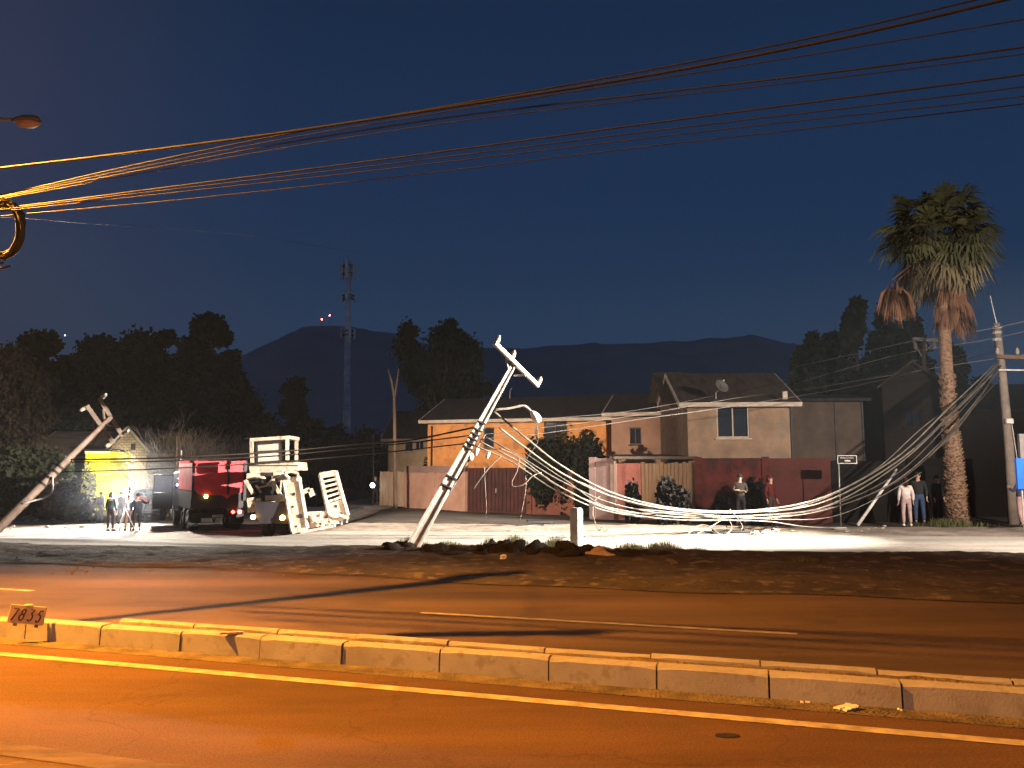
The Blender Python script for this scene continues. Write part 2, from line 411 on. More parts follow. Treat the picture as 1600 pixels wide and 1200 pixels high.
# broad dirt verge between the far carriageway and the lit street
def verge_z(x, y, q):
    e = sm(q / 0.1) * sm((1 - q) / 0.08)
    n = 0.06 * noise.noise(Vector((x * .35, y * .6, 4))) + 0.02 * noise.noise(Vector((x * 1.6, y * 1.9, 1))) + 0.03 * noise.noise(Vector((x * 5, y * 5, 1)))
    berm = 0.10 * math.exp(-((q - 0.84) / 0.12) ** 2) * sm((x + 6) / 3)
    return 0.012 + e * (0.02 + max(n, -.02)) + berm
NE0, NE1 = G(60, 852), G(1600, 869)          # near edge of the street
sl = (NE1.y - NE0.y) / (NE1.x - NE0.x)
def street_near_t(s):
    # intersection of the line across the road at s with the street's near edge
    d = V_; o = U * s
    # (o + d t).y = NE0.y + sl * ((o + d t).x - NE0.x)
    return (NE0.y - sl * NE0.x - o.y + sl * o.x) / (d.y - sl * d.x)
strip('dirt_verge', lambda s: edge_far(s) - 0.1, lambda s: street_near_t(s) + 0.05, -34, 26, .16, .16, 0.0, M_DIRT, verge_z)
strip('side_street', lambda s: street_near_t(s), lambda s: street_near_t(s) + 5.6, -60, 45, .5, .5, 0.004, M_STREET)
strip('dirt_sidewalk', lambda s: street_near_t(s) + 5.5, lambda s: street_near_t(s) + 9.2, -60, 45, .3, .3, 0.006, M_DUST,
      lambda x, y, q: 0.05 * abs(noise.noise(Vector((x * .8, y * .8, 7)))) * sm(q * 6) + 0.03 * noise.noise(Vector((x * 3, y * 3, 7))) * sm(q * 8))
strip('lit_yard', lambda s: street_near_t(s) + 9, lambda s: street_near_t(s) + 40, -60, -18, .8, .8, 0.004, M_DUST)
# ------------------------------------------------------------------ hills far off, in haze
def hills():
    prof = [(-9000, 120), (-2600, 120)]
    pts = [(0, 600), (300, 590), (400, 545), (480, 512), (560, 510), (620, 522), (700, 548), (800, 545), (900, 540), (1000, 538), (1100, 528), (1180, 524), (1240, 534), (1330, 560), (1450, 600), (1600, 640)]
    Y = 3200
    V = []; F = []; n = 220; rows = 12
    for i in range(n + 1):
        px = -300 + 2200 * i / n
        for (a, b) in zip(pts, pts[1:]):
            if a[0] <= px <= b[0]: py = a[1] + (b[1] - a[1]) * (px - a[0]) / (b[0] - a[0]); break
        else: py = 600 if px < 0 else 650
        py += 5 * noise.noise(Vector((px * .02, 0, 0))) + 2.5 * noise.noise(Vector((px * .09, 0, 0)))
        z = P(px, py, Y).z; x = P(px, py, Y).x
        for j in range(rows + 1):
            q = j / rows
            yy = Y - 1500 * (1 - q) + 60 * noise.noise(Vector((x * .002, j * .7, 0)))
            zz = z * (q ** 0.8) * (1 + (0.12 * noise.noise(Vector((x * .003, q * 4, 3))) if 0 < j < rows else 0))
            V.append((x * yy / Y, yy, zz))
        V.append((x * (Y + 1200) / Y, Y + 1200, 0)); 
    m = rows + 2
    for i in range(n):
        for j in range(m - 1):
            a = i * m + j; F.append((a, a + m, a + m + 1, a + 1))
    o = mesh_np('hills', V, F, mat('hazy_hill', (.22, .30, .36), (.13, .18, .22), .004, .95), smooth=True); tag(o, kind='structure')  # distance haze is put into this pale blue hill colour
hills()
for i, (px, py, lab, c, s, h) in enumerate(((503, 499, 'tall red lit mast on the hilltop left of the telecom tower', (1, .08, .04), 90, 3.2),
                                  (515, 493, 'short pale pink lit mast on the hilltop close by the telecom tower', (1, .35, .35), 60, 2.2))):
    p = P(px, py, 3150)
    t = thing('hilltop_mast', lab, 'mast', (p.x, p.y, p.z - 40))
    m = MB()
    for k in range(4):
        a = k * math.pi / 2 + .3; m.beam((3 * math.cos(a), 3 * math.sin(a), -20), (.5 * math.cos(a), .5 * math.sin(a), 37), .6, .6, .4, .4)
    for z in range(-15, 36, 6): m.box((0, 0, z), (4.5 - (z + 15) * .06, .4, .4)); m.box((0, 0, z + 2), (.4, 4.5 - (z + 15) * .06, .4))
    m.build('lattice', M_STEELD, t)
    MB().blob((0, 0, 40), (h, h, h), 0).build('beacon', emat('beacon_%d' % i, c, s), t, True)
p = P(101, 524, 1500)
t = thing('street_lamp', 'tiny far lamp shining over the treetops on the left', 'street lamp', (p.x, p.y, p.z - 12))
MB().tube([(0, 0, 0), (0, 0, 11.4), (.3, 0, 12)], .2).build('pole', M_GALV, t)
MB().blob((.5, 0, 12), (.8, .8, .6), 0).build('lamp_head', emat('far_lamp', (.8, .8, 1), 25), t, True)

# ------------------------------------------------------------------ foliage
def leaves(centres, n, size, seed, droop=0.0, up=0.0):
    """many small leaf faces spread through ellipsoidal clumps; centres = (x,y,z,rx,ry,rz,weight)"""
    g = np.random.default_rng(seed)
    C = np.array([c[:3] for c in centres]); Rr = np.array([c[3:6] for c in centres]); W = np.array([c[6] if len(c) > 6 else 1 for c in centres], float)
    W = W * np.cbrt(Rr.prod(1)) ** 2; W /= W.sum()
    idx = g.choice(len(C), n, p=W)
    d = g.normal(size=(n, 3)); d /= np.linalg.norm(d, axis=1)[:, None]
    rad = g.random(n) ** 0.45 * np.where(g.random(n) < .22, 1.45, 1.0)
    pos = C[idx] + d * rad[:, None] * Rr[idx]
    a = g.normal(size=(n, 3)); a[:, 2] -= droop * 2; a[:, 2] += up; a /= np.linalg.norm(a, axis=1)[:, None]
    b = np.cross(a, g.normal(size=(n, 3))); b /= np.linalg.norm(b, axis=1)[:, None]
    s = size * g.uniform(.6, 1.5, n)[:, None]
    w = s * (.34 if droop else .5)
    V = np.stack([pos - b * w * .2, pos + a * s * .5 - b * w, pos + a * s * 1.1, pos + a * s * .5 + b * w], 1).reshape(-1, 3)
    F = np.arange(4 * n).reshape(n, 4)
    return V, F

def crown_clumps(c, r, n, k, seed):
    """clumps scattered over a crown of radii r about c"""
    g = random.Random(seed); out = []
    for i in range(n):
        th = math.acos(g.uniform(-.75, 1)); ph = g.uniform(0, 6.28); q = g.uniform(.45, .95)
        rr = k * g.uniform(.6, 1.25)
        out.append((c[0] + math.sin(th) * math.cos(ph) * r[0] * q, c[1] + math.sin(th) * math.sin(ph) * r[1] * q, c[2] + math.cos(th) * r[2] * q, rr, rr, rr * .8, 1))
    return out

def tree(label, px, Y, top_py, w_px, leaf, n=9000, seed=0, trunk_f=.35, kind='tree', size=None, name='broadleaf_tree', clumps=26, kf=.30, droop=0, squash=1.0, group=None, low=.02, offx=0):
    s = Y / FPX
    base = onY(px, Y); z1 = P(px, top_py, Y).z - base.z
    W = w_px * s / 2
    t = thing(name, label, kind, base, 0, group)
    zc = z1 * (1 + low) / 2; rz = z1 * (1 - low) / 2 * .93
    cl = crown_clumps((offx, 0, zc), (W, W * .8, rz), clumps, min(W, rz) * kf, seed)
    m = MB(); g = random.Random(seed + 5)
    m.tube(spline([(0, 0, -.1), (g.uniform(-.2, .2), 0, z1 * .25), (g.uniform(-.4, .4) + offx * .5, 0, z1 * .55), (offx, 0, z1 * .8)], 4), [z1 * .028 * (1 - .055 * i) for i in range(13)], 8)
    for c in cl[:12]:
        m.tube([(offx * .3, 0, z1 * g.uniform(.3, .5)), (c[0] * .5, c[1] * .5, c[2] * .8), c[:3]], [z1 * .011, z1 * .007, z1 * .003], 5)
    m.build('trunk', M_BARK, t, True)
    V, F = leaves(cl, int(n * 1.9), size or z1 * .023, seed, droop)
    mesh_np('crown', V, F, leaf, t)
    return t

TT = 'tall trees behind the lit yard'
tree('brownish weeping tree standing at the left edge of the trees', 8, 60, 505, 130, mat('brown_leaves', (.065, .048, .032), (.032, .025, .017), .6, .85), 20000, 1, droop=.8, clumps=44, group=TT)
tree('round topped dark tree just right of the brownish weeping tree', 48, 84, 495, 90, M_LEAF, 20000, 2, group=TT, clumps=44)
tree('low dark tree filling the gap behind the leaning pole on the left', 105, 88, 528, 120, M_LEAFB, 22000, 3, group=TT, clumps=50)
tree('broad flat topped dark tree above the stepped low roof', 180, 86, 516, 150, M_LEAF, 30000, 4, group=TT, clumps=54)
tree('narrow dark tree between the flat topped tree and the tallest tree', 248, 90, 512, 90, M_LEAF, 20000, 5, group=TT, clumps=44)
tree('tallest dark tree of the left wood with a rounded head', 314, 82, 489, 112, M_LEAF, 30000, 6, group=TT, clumps=56)
tree('dark tree shoulder on the right flank of the tallest tree', 347, 84, 530, 76, M_LEAF, 16000, 7, group=TT, clumps=36)
tree('low blue dark tree at the right end of the left wood', 400, 95, 592, 72, M_LEAFB, 14000, 8, group=TT)
tree('dark understorey tree behind the yellow building', 130, 75, 588, 200, M_LEAFB, 24000, 9, group=TT, low=0, clumps=60)
tree('dark understorey tree behind the gable house', 300, 76, 585, 200, M_LEAF, 24000, 10, group=TT, low=0, clumps=60)
tree('narrow dark cypress left of the telecom tower', 456, 70, 583, 40, M_LEAFB, 14000, 11, name='cypress', low=0, clumps=44, kf=.62)
for i, (px, tp, w, lab) in enumerate(((500, 645, 100, 'low dark thicket at the foot of the telecom tower'), (565, 655, 90, 'low dark thicket between the telecom tower and the cream house'), (415, 640, 80, 'low dark thicket behind the white loader cab'))):
    tree(lab, px, 64, tp, w, mat('brown_thicket', (.06, .05, .042), (.03, .026, .023), .6, .9), 16000, 20 + i, name='thicket', low=0, clumps=40, kind='bush')
# drooping tree with two heads behind the orange house
def two_head():
    Y = 60; base = onY(690, Y); t = thing('pepper_tree', 'dark drooping tree with two uneven heads behind the orange house', 'tree', base)
    cl = []; g = random.Random(4)
    def c(px, py, r, k=1): p = P(px, py, Y) - base; cl.append((p.x, p.y + g.uniform(-.8, .8), p.z, r, r, r * 1.1, k))
    for px, py, r in ((640, 520, .8), (633, 545, .8), (650, 552, .8), (640, 575, .7), (652, 590, .8), (662, 605, .8), (668, 560, .5), (688, 520, .8), (700, 507, .6), (706, 505, .4), (693, 545, 1.2), (712, 540, 1.2), (728, 545, 1.0), (738, 560, .8), (741, 580, .6), (705, 575, 1.3), (722, 570, .9), (682, 570, 1.1), (690, 600, 1.3), (672, 585, .9), (710, 605, 1), (742, 605, .6), (733, 600, .6), (762, 604, .5), (680, 640, 1.2)): c(px, py, r)
    m = MB(); m.tube(spline([(0, 0, 0), (.3, 0, 3), (-.2, 0, 6)], 5), [.4, .38, .36, .34, .32, .3, .28, .26, .24, .22, .2], 8)
    for q in cl[:20]: m.tube([(0, 0, 4.5), (q[0] * .5, q[1], q[2] * .75), q[:3]], [.15, .1, .04], 5)
    m.build('trunk', M_BARK, t, True)
    V, F = leaves(cl, 12000, .34, 31, 1.0); mesh_np('crown', V, F, M_LEAF, t)
two_head()

# telecom tower
def tower():
    Y = 105; s = Y / FPX; b = onY(541, Y); zt = P(534, 408, Y).z - b.z
    t = thing('telecom_tower', 'slim telecom mast with three clusters of panel antennas', 'tower', b, rot=(0, -0.012, 0))
    m = MB()
    secs = [(0, .58), (.35, .52), (.36, .46), (.66, .42), (.67, .36), (.9, .32), (1.0, .28)]
    m.tube([(0, 0, zt * q) for q, r in secs], [r for q, r in secs], 14)
    for q, r in ((.355, .62), (.665, .5), (.18, .68), (.5, .55)): m.cyl((0, 0, zt * q - .12), (0, 0, zt * q + .12), r, 14)
    m.build('mast', mat('mast_paint', (.85, .87, .9), (.6, .63, .66), 1, .5), t, True)
    mp = mat('antenna_panel', (.95, .95, .9), (.85, .85, .8), 2, .5, emit=(.5, .55, .5), es=0.0)
    z = lambda py: P(534, py, Y).z - b.z
    for (y0, y1, rad, n, w) in ((409, 436, 1.0, 6, .42), (459, 470, .95, 3, .35), (513, 529, .9, 4, .3)):
        zz0, zz1 = z(y1), z(y0); f = MB()
        for h in (.3, .75):
            zz = zz0 + (zz1 - zz0) * h
            prev = [(rad * .85 * math.cos(a), rad * .85 * math.sin(a), zz) for a in [k * math.pi / 6 for k in range(13)]]
            f.tube(prev, .05, 5, False); f.box((0, 0, zz), (rad * 1.6, .08, .08)); f.box((0, 0, zz), (.08, rad * 1.6, .08)); f.build('antenna_ring', M_STEELD, t); f = MB()
        for k in range(n):
            a = k * 2 * math.pi / n + .5
            MB().box((rad * math.cos(a), rad * math.sin(a), (zz0 + zz1) / 2), (.18, w, zz1 - zz0), rz=a).build('panel_antenna', mp, t, bevel=.03)
    f = MB()
    for k in range(int(zt / .6)): f.box((.0, -.66 + .012 * k, k * .6), (.35, .04, .04))
    f.beam((-.18, -.66, 0), (-.18, -.66 + .012 * zt / .6, zt), .04); f.beam((.18, -.66, 0), (.18, -.66 + .012 * zt / .6, zt), .04)
    f.build('ladder', M_STEELD, t)
    f = MB(); f.tube([(0, 0, zt), (0, 0, zt + .8)], .03, 5); f.build('lightning_rod', M_STEELD, t)
    MB().lathe((-.5, -.5, z(517)), [(.05, -.1), (.45, -.1), (.5, .1), (.1, .2)], 14).build('dish', M_WHITEP, t)
tower()
# ------------------------------------------------------------------ houses and garden walls
M_ORANGE = mat('orange_render', (.62, .29, .10), (.45, .19, .065), 1.4, .9, bump=.25, bscale=14, speck=(1.7, (.30, .15, .07)))
M_CREAM = mat('cream_render', (.60, .48, .30), (.45, .35, .22), 1.3, .9, bump=.2, bscale=14)
M_BEIGE = mat('beige_render', (.30, .205, .14), (.19, .13, .09), 1.2, .9, bump=.25, bscale=14, speck=(1.5, (.19, .15, .12)))
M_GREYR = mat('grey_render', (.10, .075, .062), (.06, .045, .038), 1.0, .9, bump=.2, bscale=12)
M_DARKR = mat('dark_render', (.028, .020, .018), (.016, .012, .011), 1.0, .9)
M_TILE = mat('roof_sheet', (.032, .026, .025), (.015, .013, .013), 1.2, .85, stretch=(4, .6, 1), bump=.3)
M_TILE2 = mat('brown_roof', (.075, .052, .038), (.036, .026, .02), 1.2, .9, stretch=(4, .6, 1), bump=.3)
M_TRIM = mat('white_trim', (.50, .43, .36), (.34, .29, .24), 3, .7)
M_PINK = mat('pink_wall', (.46, .28, .215), (.33, .19, .15), .8, .9, bump=.3, bscale=12, speck=(1.2, (.33, .22, .16)))
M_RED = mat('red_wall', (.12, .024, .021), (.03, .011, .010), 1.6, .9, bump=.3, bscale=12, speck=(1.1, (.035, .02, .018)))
M_MAROON = mat('maroon_gate', (.075, .022, .02), (.04, .014, .013), 1.2, .7)
M_LILAC = mat('lilac_wall', (.26, .18, .17), (.17, .115, .11), 1, .9, bump=.3)
M_PLANK = mat('pale_planks', (.27, .17, .095), (.17, .10, .06), 2.5, .85, stretch=(6, 1, .35))
M_PLANK2 = mat('old_pale_planks', (.55, .42, .31), (.32, .22, .15), 3, .85, stretch=(5, 1, .5))

def frame_of(px, Y, yaw):
    """local frame on the ground: x along the facade (to the right), y away from the viewer"""
    return onY(px, Y), yaw
def gable_roof(m, x0, x1, y0, y1, ze, zr, over=.35, axis='x', th=.12):
    if axis == 'x':                               # ridge along the facade
        ym = (y0 + y1) / 2; o = over; dz = (zr - ze) / (ym - y0) * o
        prof = [(y0 - o, ze - dz), (ym, zr), (y1 + o, ze - dz)]
        a = [(x0 - o, y, z) for y, z in prof] + [(x0 - o, y, z + th) for y, z in prof]
        b = [(x1 + o, y, z) for y, z in prof] + [(x1 + o, y, z + th) for y, z in prof]
    else:
        xm = (x0 + x1) / 2; o = over; dz = (zr - ze) / (xm - x0) * o
        prof = [(x0 - o, ze - dz), (xm, zr), (x1 + o, ze - dz)]
        a = [(x, y0 - o, z) for x, z in prof] + [(x, y0 - o, z + th) for x, z in prof]
        b = [(x, y1 + o, z) for x, z in prof] + [(x, y1 + o, z + th) for x, z in prof]
    vs = a + b
    fs = [(0, 1, 7, 6), (1, 2, 8, 7), (3, 9, 10, 4), (4, 10, 11, 5), (0, 6, 9, 3), (2, 5, 11, 8), (0, 3, 4, 1), (1, 4, 5, 2), (6, 7, 10, 9), (7, 8, 11, 10)]
    m.add(vs, fs); return m
def wall_holes(m, x0, x1, z0, z1, y, th, holes, flip=False):
    """front wall with real openings; holes = (hx0,hx1,hz0,hz1)"""
    xs = sorted({x0, x1, *[h[0] for h in holes], *[h[1] for h in holes]})
    for a, b in zip(xs, xs[1:]):
        zs = [(z0, z1)]
        for h in holes:
            if h[0] <= a + 1e-6 and h[1] >= b - 1e-6:
                n = []
                for p, q in zs:
                    if h[2] > p: n.append((p, min(q, h[2])))
                    if h[3] < q: n.append((max(p, h[3]), q))
                zs = n
        for p, q in zs: m.box(((a + b) / 2, y + th / 2, (p + q) / 2), (b - a, th, q - p))
    return m
def window(t, x0, x1, z0, z1, y, mullions=1, fm=None, curtain=None):
    fm = fm or M_TRIM; f = MB(); w = .055
    for a, b, c, d in ((x0, x1, z0, z0 + w), (x0, x1, z1 - w, z1), (x0, x0 + w, z0 + w, z1 - w), (x1 - w, x1, z0 + w, z1 - w)):
        f.box(((a + b) / 2, y + .04, (c + d) / 2), (b - a, .07, d - c))
    for k in range(mullions):
        x = x0 + (x1 - x0) * (k + 1) / (mullions + 1); f.box((x, y + .045, (z0 + z1) / 2), (w * .9, .06, z1 - z0 - 2 * w))
    o = f.build('window', fm, t)
    MB().box(((x0 + x1) / 2, y + .09, (z0 + z1) / 2), (x1 - x0 - .02, .012, z1 - z0 - .02)).build('pane', M_GLASSD, o)
    MB().box(((x0 + x1) / 2, y - .03, z0 - .04), (x1 - x0 + .16, .14, .06)).build('sill', fm, o)
    if curtain: MB().box((x0 + (x1 - x0) * .7, y + .14, (z0 + z1) / 2), ((x1 - x0) * .4, .01, z1 - z0 - .1)).build('curtain', curtain, o)
    return o

def house(label, px0, px1, Y, eave_py, ridge_py, yaw, wm, rm, depth=7, axis='x', wins=(), name='house', wallz0=-.2, trim=True, hole_y=None, extra=None):
    base = onY(px0, Y)
    # the facade's far end, met where the column px1 crosses the yawed line
    r1 = (px1 - 800) / FPX * cp
    u = Vector((math.cos(yaw), math.sin(yaw)))
    k = (r1 * Y - base.x + 0) / (u.x - r1 * u.y) if True else 0
    W = k
    pz = lambda px, py: P(px, py, Y).z - base.z
    ze, zr = pz(px0, eave_py), pz(px0, ridge_py)
    t = thing(name, label, 'house', base, yaw)
    holes = []
    for w in wins:
        a, b, c, d = w[:4]
        def lx(px):
            rr = (px - 800) / FPX * cp; return (rr * Y - base.x) / (u.x - rr * u.y)
        xa, xb = lx(a), lx(b); ym = Y + (xa + xb) / 2 * u.y
        holes.append((xa, xb, P(a, d, ym).z - base.z, P(a, c, ym).z - base.z))
    m = MB(); wall_holes(m, 0, W, wallz0, ze, 0, .15, holes)
    m.box((.075, depth / 2 + .075, (ze + wallz0) / 2), (.15, depth - .15, ze - wallz0))
    m.box((W - .075, depth / 2 + .075, (ze + wallz0) / 2), (.15, depth - .15, ze - wallz0))
    m.box((W / 2, depth + .075, (ze + wallz0) / 2), (W, .15, ze - wallz0))
    if axis == 'x':
        for x in (0.004, W - .154):
            m.add([(x, .003, ze), (x, depth - .003, ze), (x, depth / 2, zr - .03), (x + .15, .003, ze), (x + .15, depth - .003, ze), (x + .15, depth / 2, zr - .03)], [(0, 1, 2), (3, 5, 4), (0, 2, 5, 3), (1, 4, 5, 2), (0, 3, 4, 1)])
    else:
        for y in (0.004, depth - .15):
            m.add([(.003, y, ze), (W - .003, y, ze), (W / 2, y, zr - .03), (.003, y + .15, ze), (W - .003, y + .15, ze), (W / 2, y + .15, zr - .03)], [(0, 1, 2), (3, 5, 4), (0, 2, 5, 3), (1, 4, 5, 2), (0, 3, 4, 1)])
    m.build('wall', wm, t)
    r = MB(); gable_roof(r, 0, W, 0, depth, ze, zr, axis=axis); ro = r.build('roof', rm, t)
    if trim:
        f = MB()
        if axis == 'x':
            dz = (zr - ze) / (depth / 2) * .35
            f.box((W / 2, -.38, ze - dz + .04), (W + .74, .04, .17))
            for x in (-.375, W + .375):
                f.beam((x, -.36, ze - dz + .04), (x, depth / 2, zr + .04), .04, .17); f.beam((x, depth / 2, zr + .04), (x, depth + .36, ze - dz + .04), .04, .17)
        else:
            dz = (zr - ze) / (W / 2) * .35
            f.beam((-.36, -.375, ze - dz + .04), (W / 2, -.375, zr + .04), .04, .15); f.beam((W / 2, -.375, zr + .04), (W + .36, -.375, ze - dz + .04), .04, .15)
        f.build('fascia', M_TRIM, t)
    for h, w in zip(holes, wins):
        window(t, h[0], h[1], h[2], h[3], .03, *(w[4:] if len(w) > 4 else ()))
    if extra: extra(t, W, ze, zr)
    return t, W, ze, zr

YA = R(-16)
# long orange house
def ex_orange(t, W, ze, zr):
    m = MB(); m.tube([(.25, -.06, 0), (.25, -.06, ze - .3)], .045, 6); m.build('downpipe', M_STEELD, t)
    m = MB(); m.tube([(W * .62, -.06, 0), (W * .62, -.06, ze - .3)], .045, 6); m.build('downpipe', M_TRIM, t)
    m = MB(); x = W * .38
    m.tube([(x, 3.2, zr - .3), (x, 3.2, zr + .5), (x + .12, 3.2, zr + .62)], .02, 5); m.build('antenna', M_GALV, t)
    m = MB(); m.box((W * .985 - .8, .9, ze - 1.2), (.1, .1, .1)); 
house('long two storey orange house with black roof and white gable trim', 667, 948, 42, 657, 618, YA, M_ORANGE, M_TILE, 7,
      wins=((850, 887, 656, 690, 1, mat('brown_frame', (.12, .08, .05))), (755, 772, 668, 700, 0, mat('brown_frame', (.12, .08, .05)))), extra=ex_orange)
house('plain dim mauve house between the orange and beige houses', 957, 1062, 37.2, 646, 608, YA, mat('mauve_render', (.36, .22, .16), (.24, .145, .11), .8, .9), M_TILE, 7,
      wins=((985, 1003, 668, 694, 1, M_GREYR),), trim=True)
house('small cream house with a dark lean roof left of the orange house', 605, 668, 50, 684, 640, R(-6), M_CREAM, M_TILE2, 6,
      wins=((632, 645, 690, 706, 0, M_TRIM), (648, 662, 688, 703, 1, M_TRIM)))
# beige house
def ex_beige(t, W, ze, zr):
    d = MB(); d.tube([(1.05, -.4, ze + .1), (1.05, -.42, ze + .35), (1.15, -.5, ze + .45)], .022, 6); o = d.build('dish_mast', M_GALV, t)
    q = Matrix.Rotation(R(58), 4, 'X') @ Matrix.Rotation(R(25), 4, 'Y')
    m = MB(); vs = []; fs = []
    n = 16
    for i, (rr, zz) in enumerate(((.02, 0), (.12, .012), (.22, .045), (.29, .085))):
        for k in range(n): a = k * 2 * math.pi / n; vs.append(Vector((1.2, -.6, ze + .55)) + q.to_3x3() @ Vector((rr * math.cos(a), rr * math.sin(a), zz)))
    for i in range(3):
        for k in range(n): fs.append((i * n + k, i * n + (k + 1) % n, (i + 1) * n + (k + 1) % n, (i + 1) * n + k))
    m.add(vs, fs); dd = m.build('satellite_dish', mat('dish_grey', (.13, .125, .12)), t, True)
    s = dd.modifiers.new('s', 'SOLIDIFY'); s.thickness = .01
    m = MB(); m.tube([(1.2, -.6, ze + .55), (1.25, -.88, ze + .75)], .012, 5); m.box((1.26, -.9, ze + .77), (.05, .06, .05)); m.build('feed_arm', M_GALV, t)
    f = MB(); f.box((W - .3, -.5, ze + .22), (.18, .12, .3)); f.build('roof_box', M_TRIM, t)
    f = MB(); f.box((1.95, -.02, 2.2), (.3, .04, .2)); f.build('meter_box', M_GREYR, t)
house('beige two storey house with hipped brown roof and white framed window', 1078, 1237, 31, 629, 573, R(-3), M_BEIGE, M_TILE2, 6.5,
      wins=((1122, 1173, 634, 684, 1, M_TRIM, mat('curtain', (.12, .11, .11))),), extra=ex_beige)
# dim side wing of the beige house, set back
house('dim narrow house wing with a raking roof behind the beige house', 1050, 1078, 33.5, 628, 575, R(-3), mat('brown_render', (.15, .10, .075), (.09, .06, .045)), M_TILE2, 5, axis='x', trim=False)
def ex_panels(t, W, ze, zr):
    f = MB()
    for x in (.02, W * .62, W - .02): f.box((x, -.03, ze * .6), (.07, .05, ze * .8))
    f.build('panel_post', M_STEELD, t)
house('low grey panelled building between the beige house and dark house', 1241, 1352, 33.5, 626, 612, R(-3), M_GREYR, M_TILE, 5, extra=ex_panels, trim=False)
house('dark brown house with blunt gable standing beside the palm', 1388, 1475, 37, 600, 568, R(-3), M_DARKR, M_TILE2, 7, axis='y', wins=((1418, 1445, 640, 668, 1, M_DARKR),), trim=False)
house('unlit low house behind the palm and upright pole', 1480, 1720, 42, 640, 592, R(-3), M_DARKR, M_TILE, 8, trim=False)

# garden walls
def wall_run(name, label, cat, a, b, h, m_, th=.16, group=None, planks=0, cap=None, piers=0, gate=False):
    a, b = Vector(a), Vector(b); d = b - a; L_ = math.hypot(d.x, d.y); yaw = math.atan2(d.y, d.x)
    t = thing(name, label, cat, a, yaw, group)
    dz = d.z
    if planks:
        n = int(L_ / planks); r_ = random.Random(int(L_ * 100)); 
        m = MB(); c = MB()
        for i in range(n):
            x = (i + .5) * L_ / n; hh = h + r_.uniform(-.05, .03)
            m.box((x, r_.uniform(-.006, .006), hh / 2 + dz * x / L_), (L_ / n - .014, .022, hh))
        m.build('boards', m_, t)
        for z in (.35, h - .35): c.box((L_ / 2, .04, z + dz / 2), (L_, .05, .08))
        c.build('rail', M_WOODP, t)
    else:
        m = MB(); n = max(1, int(L_ / 1.2))
        for i in range(n):
            x = (i + .5) * L_ / n; m.box((x, 0, h / 2 - .1 + dz * x / L_), (L_ / n + (.0 if i else 0), th, h + .2))
        o = MB(); o.add([(0, -th / 2, -.3), (L_, -th / 2, -.3 + dz), (L_, th / 2, -.3 + dz), (0, th / 2, -.3), (0, -th / 2, h), (L_, -th / 2, h + dz), (L_, th / 2, h + dz), (0, th / 2, h)],
                        [(0, 3, 2, 1), (4, 5, 6, 7), (0, 1, 5, 4), (1, 2, 6, 5), (2, 3, 7, 6), (3, 0, 4, 7)])
        o.build('panel', m_, t)
        if gate:
            g = MB()
            for k in range(int(L_ / .22) + 1): g.box((min(L_ - .03, .03 + k * .22), -th / 2 - .02, h / 2 + dz * k * .22 / L_), (.035, .03, h - .1))
            g.build('bars', M_STEELD, t)
            g = MB(); g.box((L_ / 2, -th / 2 - .055, h * .48), (.06, .03, .2)); g.build('handle', M_GALV, t)
    if cap:
        c = MB(); c.add([(-.02, -th / 2 - .05, h + .003), (L_ + .02, -th / 2 - .05, h + dz + .003), (L_ + .02, th / 2 + .05, h + dz + .003), (-.02, th / 2 + .05, h + .003), (-.02, -th / 2 - .05, h + cap[0]), (L_ + .02, -th / 2 - .05, h + dz + cap[0]), (L_ + .02, th / 2 + .05, h + dz + cap[0]), (-.02, th / 2 + .05, h + cap[0])],
              [(0, 3, 2, 1), (4, 5, 6, 7), (0, 1, 5, 4), (1, 2, 6, 5), (2, 3, 7, 6), (3, 0, 4, 7)])
        c.build('coping', cap[1], t)
    if piers:
        c = MB()
        for k in range(piers): x = L_ * k / max(1, piers - 1); c.box((x, -.003, h / 2 + dz * x / L_ - .08), (.26, th + .09, h + .25))
        c.build('pier', m_, t)
    return t
def Wh(px, py, Y): return P(px, py, Y).z
fp = [G(593, 789), G(635, 792), G(728, 798), G(829, 802), G(938, 806), G(961, 811), G(1003, 812), G(1093, 814), G(1200, 816), G(1300, 816), G(1385, 815), G(1470, 813)]
def hgt(i, px, py): return P(px, py, fp[i].y).z - fp[i].z
wall_run('board_fence', 'tall pale board fence behind the torch bearer at the street corner', 'fence', fp[0], fp[1] - Vector((.03, 0, 0)), hgt(0, 593, 737), M_PLANK2, planks=.16)
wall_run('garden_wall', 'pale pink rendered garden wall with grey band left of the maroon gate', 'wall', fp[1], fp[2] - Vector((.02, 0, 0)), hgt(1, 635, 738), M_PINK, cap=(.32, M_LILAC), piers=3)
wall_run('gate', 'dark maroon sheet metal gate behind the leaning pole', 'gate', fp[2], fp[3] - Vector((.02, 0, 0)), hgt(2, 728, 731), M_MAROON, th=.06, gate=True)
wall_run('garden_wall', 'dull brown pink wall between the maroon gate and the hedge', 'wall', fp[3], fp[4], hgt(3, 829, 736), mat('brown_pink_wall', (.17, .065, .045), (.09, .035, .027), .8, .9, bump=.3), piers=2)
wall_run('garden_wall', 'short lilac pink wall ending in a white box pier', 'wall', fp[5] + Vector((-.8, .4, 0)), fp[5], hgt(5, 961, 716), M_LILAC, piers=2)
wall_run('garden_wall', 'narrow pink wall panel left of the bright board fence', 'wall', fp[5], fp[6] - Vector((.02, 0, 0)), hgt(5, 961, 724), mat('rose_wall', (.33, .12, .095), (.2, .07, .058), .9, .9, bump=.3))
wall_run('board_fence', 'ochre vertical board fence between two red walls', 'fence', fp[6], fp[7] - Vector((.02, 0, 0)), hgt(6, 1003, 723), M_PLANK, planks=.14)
wall_run('garden_wall', 'blotchy dark red wall behind the pedestrian with folded arms', 'wall', fp[7], fp[8] - Vector((.02, 0, 0)), hgt(7, 1093, 716), M_RED, piers=2)
